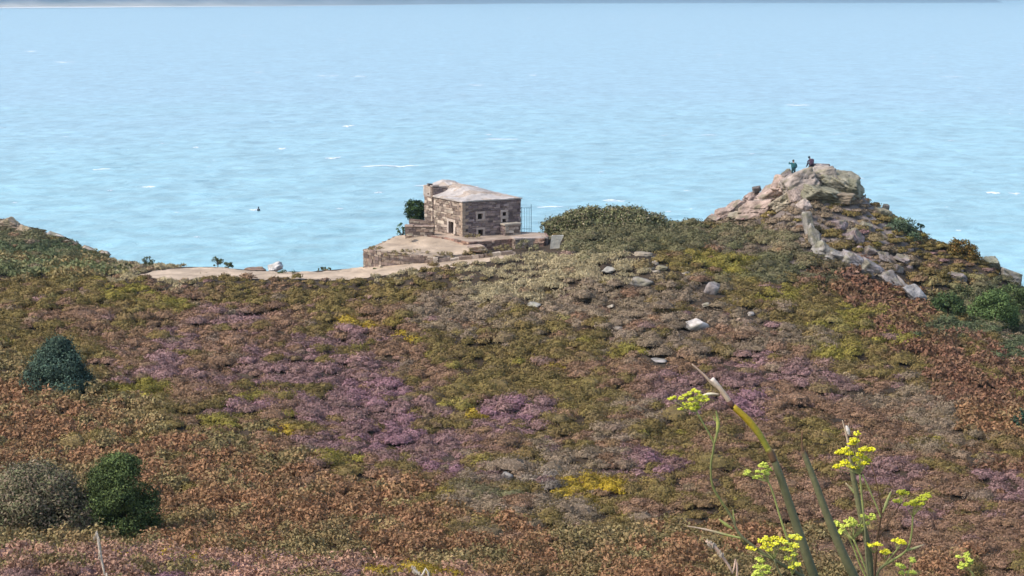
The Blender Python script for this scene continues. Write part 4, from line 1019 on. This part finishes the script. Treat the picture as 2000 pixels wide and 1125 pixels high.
# ------------------------------------------------------------------ fennel close to the camera
def zc(x, y, Y): return at(1280 + x / 2.586, 690 + y / 2.586, Y)
SG = lin((116, 114, 82)); SGd = lin((100, 102, 74)); SL = lin((158, 162, 96)); SY = lin((176, 150, 44)); SYg = lin((150, 146, 60)); DRY = lin((196, 172, 146)); DRYd = lin((140, 100, 78)); BR = lin((110, 84, 62))
FY = [(238, 226, 50), (250, 240, 70), (226, 216, 50), (234, 232, 84)]; FG = [(206, 214, 90), (220, 226, 104), (190, 202, 84)]
class Plant:
    def __init__(s, label, base, Y): s.t = thing('fennel_plant', label, 'plant'); s.Y = Y; b = zc(*base, Y); b.z = float(ground(b.x, b.y)); s.o = b; s.t.location = b; s.t['group'] = 'fennel plants in front of the camera'; s.base = b
    def px(s, w_): return w_ / 2.586 * s.Y / F / 2 * (.86 if w_ > 25 else 1)
    def stem(s, pts, ws, cols, name='stem', dy=0, n=12):
        mb = MB(); mb.tube([zc(x, y, s.Y + dy) - s.o for x, y in pts], [s.px(w_) for w_ in ws], cols=[tuple(c) for c in cols] if isinstance(cols, list) else [tuple(cols)] * len(pts), n=n)
        return mb.build(name, M['plant'], s.t, True)
    def stalkdown(s, pt, w_, col, dy=0, lean=(0, 0)):
        """continues a stem below the picture down to the ground at the plant's foot"""
        p = zc(*pt, s.Y + dy) - s.o; mb = MB(); mb.tube([p, p * .5 + Vector((lean[0], 0, 0)), Vector((0, 0, -.05))], [s.px(w_), s.px(w_) * 1.15, s.px(w_) * 1.3], col=tuple(col), n=12)
        return mb.build('stem', M['plant'], s.t, True)
    def umbel(s, pts, hub, pal=FY, r=11, dy=0, seed=0):
        """an umbrella of rays from hub, each carrying a tuft of tiny florets"""
        mb = MB(); g_ = np.random.default_rng(seed + 900); H = zc(*hub, s.Y + dy) - s.o; u1 = s.px(2)
        for (x, y) in pts:
            c = zc(x, y, s.Y + dy + g_.uniform(-.02, .02)) - s.o
            mb.tube([H, H.lerp(c, .55) + Vector((0, 0, -u1 * 3)), c], [u1 * 2.0, u1 * 1.5, u1 * 1.2], tuple(SL), n=5, sub=3)
            for k in range(44):
                d = g_.normal(size=3); d[2] = abs(d[2]) * .6; d /= np.linalg.norm(d); rr = u1 * r * g_.uniform(.25, 1.9)
                q = c + Vector(d) * rr * 1.0; q.z -= u1 * r * .1
                cc = lin(pal[g_.integers(len(pal))]) * g_.uniform(.8, 1.15)
                mb.tube([c, q], [u1 * .5, u1 * .4], tuple(SL), n=3, sub=1, cap=False)
                mb.ball(q, u1 * g_.uniform(3.6, 6.6), cc, (1, 1, .75), sub=1)
        return mb.build('flower_head', M['plant'], s.t)
p1 = Plant('fennel with a thick stem ending in a snapped yellow and beige stalk', (830, 1125), 2.5)
p1.stem([(840, 1240), (800, 1125), (740, 950), (690, 800), (640, 650), (596, 530)], [62, 58, 54, 50, 46, 40], [SGd, SGd, SG, SG, SG, SG])
p1.stalkdown((838, 1232), 62, SGd)
p1.stem([(600, 545), (580, 500), (566, 482)], [44, 44, 38], [BR, BR, SYg], 'node')
p1.stem([(572, 492), (532, 420), (470, 340), (392, 268)], [34, 40, 44, 36], [SYg, SYg, SY, SY])
p1.stem([(396, 276), (372, 240)], [36, 34], [BR, lin((84, 52, 50))], 'node')
p1.stem([(378, 250), (330, 182), (286, 128)], [32, 28, 27], [DRY, DRY * 1.1, lin((226, 210, 196))], 'dead_stalk')
p1.stem([(345, 200), (285, 150), (240, 104), (184, 54)], [12, 16, 12, 6], [DRY, DRY, lin((190, 160, 138)), DRY], 'dead_stalk', dy=.02)
p1.stem([(322, 208), (268, 206), (205, 226)], [10, 16, 4], [DRY, lin((216, 208, 180)), DRY], 'leaf')
p1.stem([(205, 290), (240, 352), (290, 440), (294, 480), (280, 570), (290, 672), (342, 762), (392, 840), (408, 884), (440, 930), (530, 1000), (640, 1068), (760, 1140), (850, 1230)], [8, 8, 10, 12, 10, 12, 12, 12, 14, 15, 17, 18, 20, 22], [SL, SL, SL * .8, SL * .6, SL * .6, SL * .55, SL * .5, SG * 1.1, SG, SG, SG, SGd, SGd, SGd], 'branch', dy=-.05)
p1.stem([(296, 460), (312, 400), (316, 350), (306, 290)], [9, 14, 20, 4], [SL, SL, lin((176, 178, 90)), SL], 'leaf', dy=-.05)
p1.stem([(318, 350), (300, 336), (292, 316)], [8, 9, 3], SL, 'leaf', dy=-.05)
p1.stem([(404, 870), (396, 830), (392, 790)], [8, 9, 3], SL, 'leaf', dy=-.05)
p1.stem([(392, 888), (352, 862), (322, 838)], [10, 18, 6], [SL, lin((168, 172, 96)), SL], 'leaf', dy=-.05)
p1.stem([(436, 934), (370, 920), (260, 892), (160, 872)], [10, 12, 12, 3], [SL, SL * 1.1, DRY, DRY], 'leaf', dy=-.05)
p1.umbel([(75, 232), (92, 226), (130, 232), (150, 215), (172, 205), (196, 190), (214, 196), (182, 236), (206, 226), (226, 214), (150, 258), (130, 284), (176, 262), (206, 256), (232, 240), (258, 238), (250, 222), (160, 276), (214, 274), (186, 282)], (206, 296), [(206, 204, 60), (190, 194, 54), (212, 214, 84)], 8, -.05, 1)
p1.stem([(760, 1150), (715, 1060), (662, 925), (622, 800), (592, 700), (566, 640)], [14, 13, 12, 10, 9, 9], [SG, SG, SL, SL, SL, SL], 'branch', dy=-.03)
p1.umbel([(545, 560), (530, 572), (556, 574), (520, 600), (548, 600), (466, 600), (458, 612), (530, 624), (562, 612), (504, 630), (576, 592)], (570, 650), FG, 9, -.03, 2)
p1.umbel([(470, 985), (492, 990), (530, 950), (556, 938), (580, 944), (600, 938), (626, 940), (560, 968), (590, 972), (545, 985), (575, 995), (612, 962), (640, 950)], (600, 1040), FY, 10, -.06, 3)
p1.stem([(600, 1040), (640, 1130), (740, 1230)], [10, 11, 12], SG, 'branch', dy=-.06)
p1.umbel([(660, 960), (690, 930), (712, 928), (724, 940), (690, 968), (710, 978), (650, 990), (680, 996), (700, 1020), (668, 1040), (700, 1066), (718, 1070), (690, 1084)], (690, 1120), FG + FY, 10, -.06, 4)
p1.umbel([(522, 1040), (536, 1052), (510, 1080), (530, 1086), (556, 1078), (570, 1086), (512, 1108), (540, 1112), (566, 1108), (530, 1124), (500, 1124)], (560, 1160), FG, 10, -.06, 5)
p1.stem([(690, 1118), (740, 1190)], [9, 10], SG, 'branch', dy=-.06); p1.stem([(560, 1158), (640, 1220), (760, 1262)], [9, 10, 12], SG, 'branch', dy=-.06)
p2 = Plant('fennel of one bare tapering green stem with a thin brown tip, second from the left', (1030, 1125), 2.6)
p2.stem([(1060, 1240), (1000, 1120), (930, 975), (862, 805), (802, 640), (760, 530), (744, 494)], [58, 55, 52, 46, 38, 32, 22], [SGd, SGd, SG, SG, SG, SG, BR])
p2.stalkdown((1058, 1234), 58, SGd)
p2.stem([(745, 500), (740, 440), (742, 390)], [14, 8, 4], [BR, BR, DRYd], 'dead_tip')
p3 = Plant('leafy fennel with the brightest yellow umbels and a white dried tip, rightmost tall fennel', (1090, 1125), 2.75)
p3.stem([(1100, 1240), (1086, 1120), (1078, 1000), (1036, 810), (1004, 650), (988, 560)], [42, 40, 38, 36, 32, 26], [SGd, SGd, SGd, SG, SG, SG])
p3.stalkdown((1098, 1230), 42, SGd)
p3.stem([(990, 580), (976, 470), (962, 400), (944, 338)], [16, 12, 10, 4], [SG, DRY, DRY, DRY], 'dead_tip')
p3.stem([(978, 412), (972, 388), (964, 366)], [10, 26, 8], lin((226, 214, 202)), 'dried_bud'); p3.stem([(985, 420), (978, 380), (975, 350)], [5, 5, 2], DRY, 'leaf')
p3.umbel([(925, 505), (945, 500), (960, 485), (915, 578), (940, 566), (960, 556), (980, 510), (1000, 440), (1012, 448), (990, 460), (1020, 410), (1030, 515), (1010, 540), (985, 575), (1010, 580), (1040, 490), (1060, 486), (1082, 492), (1096, 488), (1060, 560), (1035, 560), (1075, 545), (1046, 528)], (1032, 610), [(236, 226, 40), (226, 214, 40), (214, 206, 44), (240, 234, 80)], 11, -.05, 6)
p3.stem([(1032, 610), (1046, 760), (1060, 900), (1066, 1040), (1080, 1160)], [10, 10, 11, 12, 13], [SL, SL, SG, SG, SG], 'branch', dy=-.05)
p3.stem([(1046, 612), (1082, 692), (1122, 784), (1138, 830)], [8, 8, 8, 8], SL, 'branch', dy=-.05)
p3.stem([(960, 655), (1000, 696), (1030, 740), (1052, 756)], [4, 16, 10, 6], [DRY, lin((170, 176, 110)), SL, SL], 'leaf')
p3.stem([(1104, 1180), (1118, 960), (1136, 850), (1140, 780), (1118, 660), (1092, 560)], [16, 14, 11, 9, 7, 4], [BR, BR, BR, BR, BR, DRYd], 'branch', dy=.02)
p3.stem([(1148, 806), (1166, 760), (1190, 698)], [8, 18, 6], [SL, lin((176, 176, 112)), SL], 'leaf'); p3.stem([(1128, 930), (1180, 850), (1240, 758)], [9, 8, 7], BR, 'branch')
p3.umbel([(1232, 704), (1250, 700), (1266, 708), (1216, 750), (1232, 748), (1240, 714)], (1240, 762), [(196, 196, 60), (176, 180, 60)], 9, 0, 7)
p3.umbel([(1264, 766), (1284, 762), (1300, 752), (1316, 746), (1330, 738), (1350, 762), (1352, 722), (1376, 716), (1384, 726), (1330, 764), (1306, 768), (1360, 740)], (1300, 826), [(206, 206, 66), (190, 194, 64)], 8, 0, 8)
p3.stem([(1300, 822), (1294, 910), (1268, 996), (1190, 1050), (1130, 1095), (1110, 1180)], [9, 10, 11, 13, 14, 16], [SL, SL, SL, SL * 1.05, SG, SG], 'branch')
p3.stem([(1264, 998), (1310, 984), (1356, 966)], [12, 14, 4], [SL, lin((178, 176, 120)), DRY], 'leaf')
p3.umbel([(1208, 948), (1226, 944), (1246, 952), (1256, 962), (1232, 960)], (1222, 992), FY, 8, -.02, 9); p3.stem([(1222, 990), (1180, 1040), (1130, 1100)], [7, 8, 9], SL, 'branch')
p3.umbel([(1146, 1004), (1162, 998), (1178, 1008), (1160, 1012)], (1160, 1040), FY, 8, -.02, 10)
p3.umbel([(1070, 968), (1086, 974), (1104, 970), (1120, 966), (1136, 970)], (1104, 1010), FY, 7, -.02, 11)
p3.umbel([(916, 856), (924, 870), (968, 852), (990, 842), (1006, 856), (950, 876), (976, 872), (1000, 868), (940, 896), (1050, 826), (1066, 830), (1058, 862), (1040, 874), (1070, 860), (1098, 820), (1100, 838), (930, 908)], (1000, 940), FG, 9, -.02, 12)
p3.stem([(1000, 938), (1040, 1030), (1090, 1160)], [10, 11, 13], [SL, SL, SG], 'branch', dy=-.02); p3.stem([(958, 886), (1000, 980), (1030, 1060), (1080, 1160)], [8, 9, 10, 11], SL, 'branch', dy=.01)
p3.umbel([(1228, 1072), (1244, 1078), (1296, 1040), (1300, 1052), (1250, 1084), (1296, 1106), (1306, 1112), (1280, 1110), (1246, 1112)], (1262, 1150), FG, 9, 0, 13); p3.stem([(1262, 1150), (1200, 1200), (1120, 1240)], [8, 10, 12], SG, 'branch')
p4 = Plant('small fennel sprig with one greenish flower head at the lower right edge', (1610, 1125), 2.9)
p4.umbel([(1528, 1030), (1548, 1068), (1566, 1074), (1570, 1030), (1578, 1044), (1584, 1060), (1540, 1084), (1572, 1016), (1590, 1050)], (1590, 1098), FG, 9, 0, 14); p4.stem([(1590, 1098), (1606, 1124), (1630, 1200)], [10, 11, 13], SL); p4.stalkdown((1628, 1194), 13, SG)

# dry grass stalks
def stalk(label, pts, ws, Y, cols):
    g_ = at(*pts[-1], Y); b_ = Vector((g_.x, g_.y, float(ground(g_.x, g_.y)))); t = thing('grass_stalk', label, 'grass stalk', b_)
    mb = MB(); P = [at(u, v, Y) - b_ for u, v in pts] + [Vector((0, 0, -.02))]
    mb.tube(P, [w_ * Y / F / 2 for w_ in ws] + [ws[-1] * Y / F / 2], cols=[tuple(lin(c)) for c in cols] + [tuple(lin(cols[-1]))], n=8); mb.build('stem', M['plant'], t, True)
    mb = MB(); g2 = np.random.default_rng(int(pts[0][0]))
    for k in range(26):
        f = g2.random() * .5; L_ = len(pts) - 1; q = f * L_; i = int(q); p = P[i].lerp(P[i + 1], q - i)
        mb.ball(p + Vector(g2.normal(size=3)) * ws[1] * Y / F * .3, ws[1] * Y / F * .42, lin((200, 182, 160)) * g2.uniform(.8, 1.1), (.6, .6, 2.2), sub=1)
    mb.build('seed_head', M['plant'], t)
stalk('pale dry grass stalk in front of the pink bank at the lower left', [(189, 1040), (193, 1062), (198, 1092), (204, 1122), (212, 1180)], [4, 6, 5, 4, 4], 4.5, [(214, 196, 176)] * 5)
stalk('dry curved seed stalk left of the flowering fennel', [(1378, 1057), (1396, 1068), (1414, 1092), (1430, 1120), (1440, 1180)], [4, 7, 6, 4, 4], 2.9, [(200, 170, 150)] * 5)
stalk('short dry grass tip poking into the bottom edge near the middle', [(805, 1108), (812, 1116), (822, 1126), (840, 1170)], [4, 6, 5, 4], 4.2, [(214, 200, 180)] * 4)

# ------------------------------------------------------------------ haze
hz = bpy.data.meshes.new('haze'); x0, x1, y0, y1, z0, z1 = -16000, 16000, -60, 30500, -60, 330
hz.from_pydata([(x, y, z) for z in (z0, z1) for y in (y0, y1) for x in (x0, x1)], [], [(0, 2, 3, 1), (4, 5, 7, 6), (0, 1, 5, 4), (2, 6, 7, 3), (0, 4, 6, 2), (1, 3, 7, 5)])
hm = bpy.data.materials.new('sea_air'); hm.use_nodes = True; t = hm.node_tree; t.nodes.clear()
out = t.nodes.new('ShaderNodeOutputMaterial'); pv = t.nodes.new('ShaderNodeVolumePrincipled')
pv.inputs['Color'].default_value = (.60, .86, 1, 1); pv.inputs['Density'].default_value = .00007; pv.inputs['Anisotropy'].default_value = .2
t.links.new(pv.outputs[0], out.inputs['Volume']); hz.materials.append(hm)
ho = bpy.data.objects.new('haze', hz); C.objects.link(ho); tag(ho, kind='stuff')
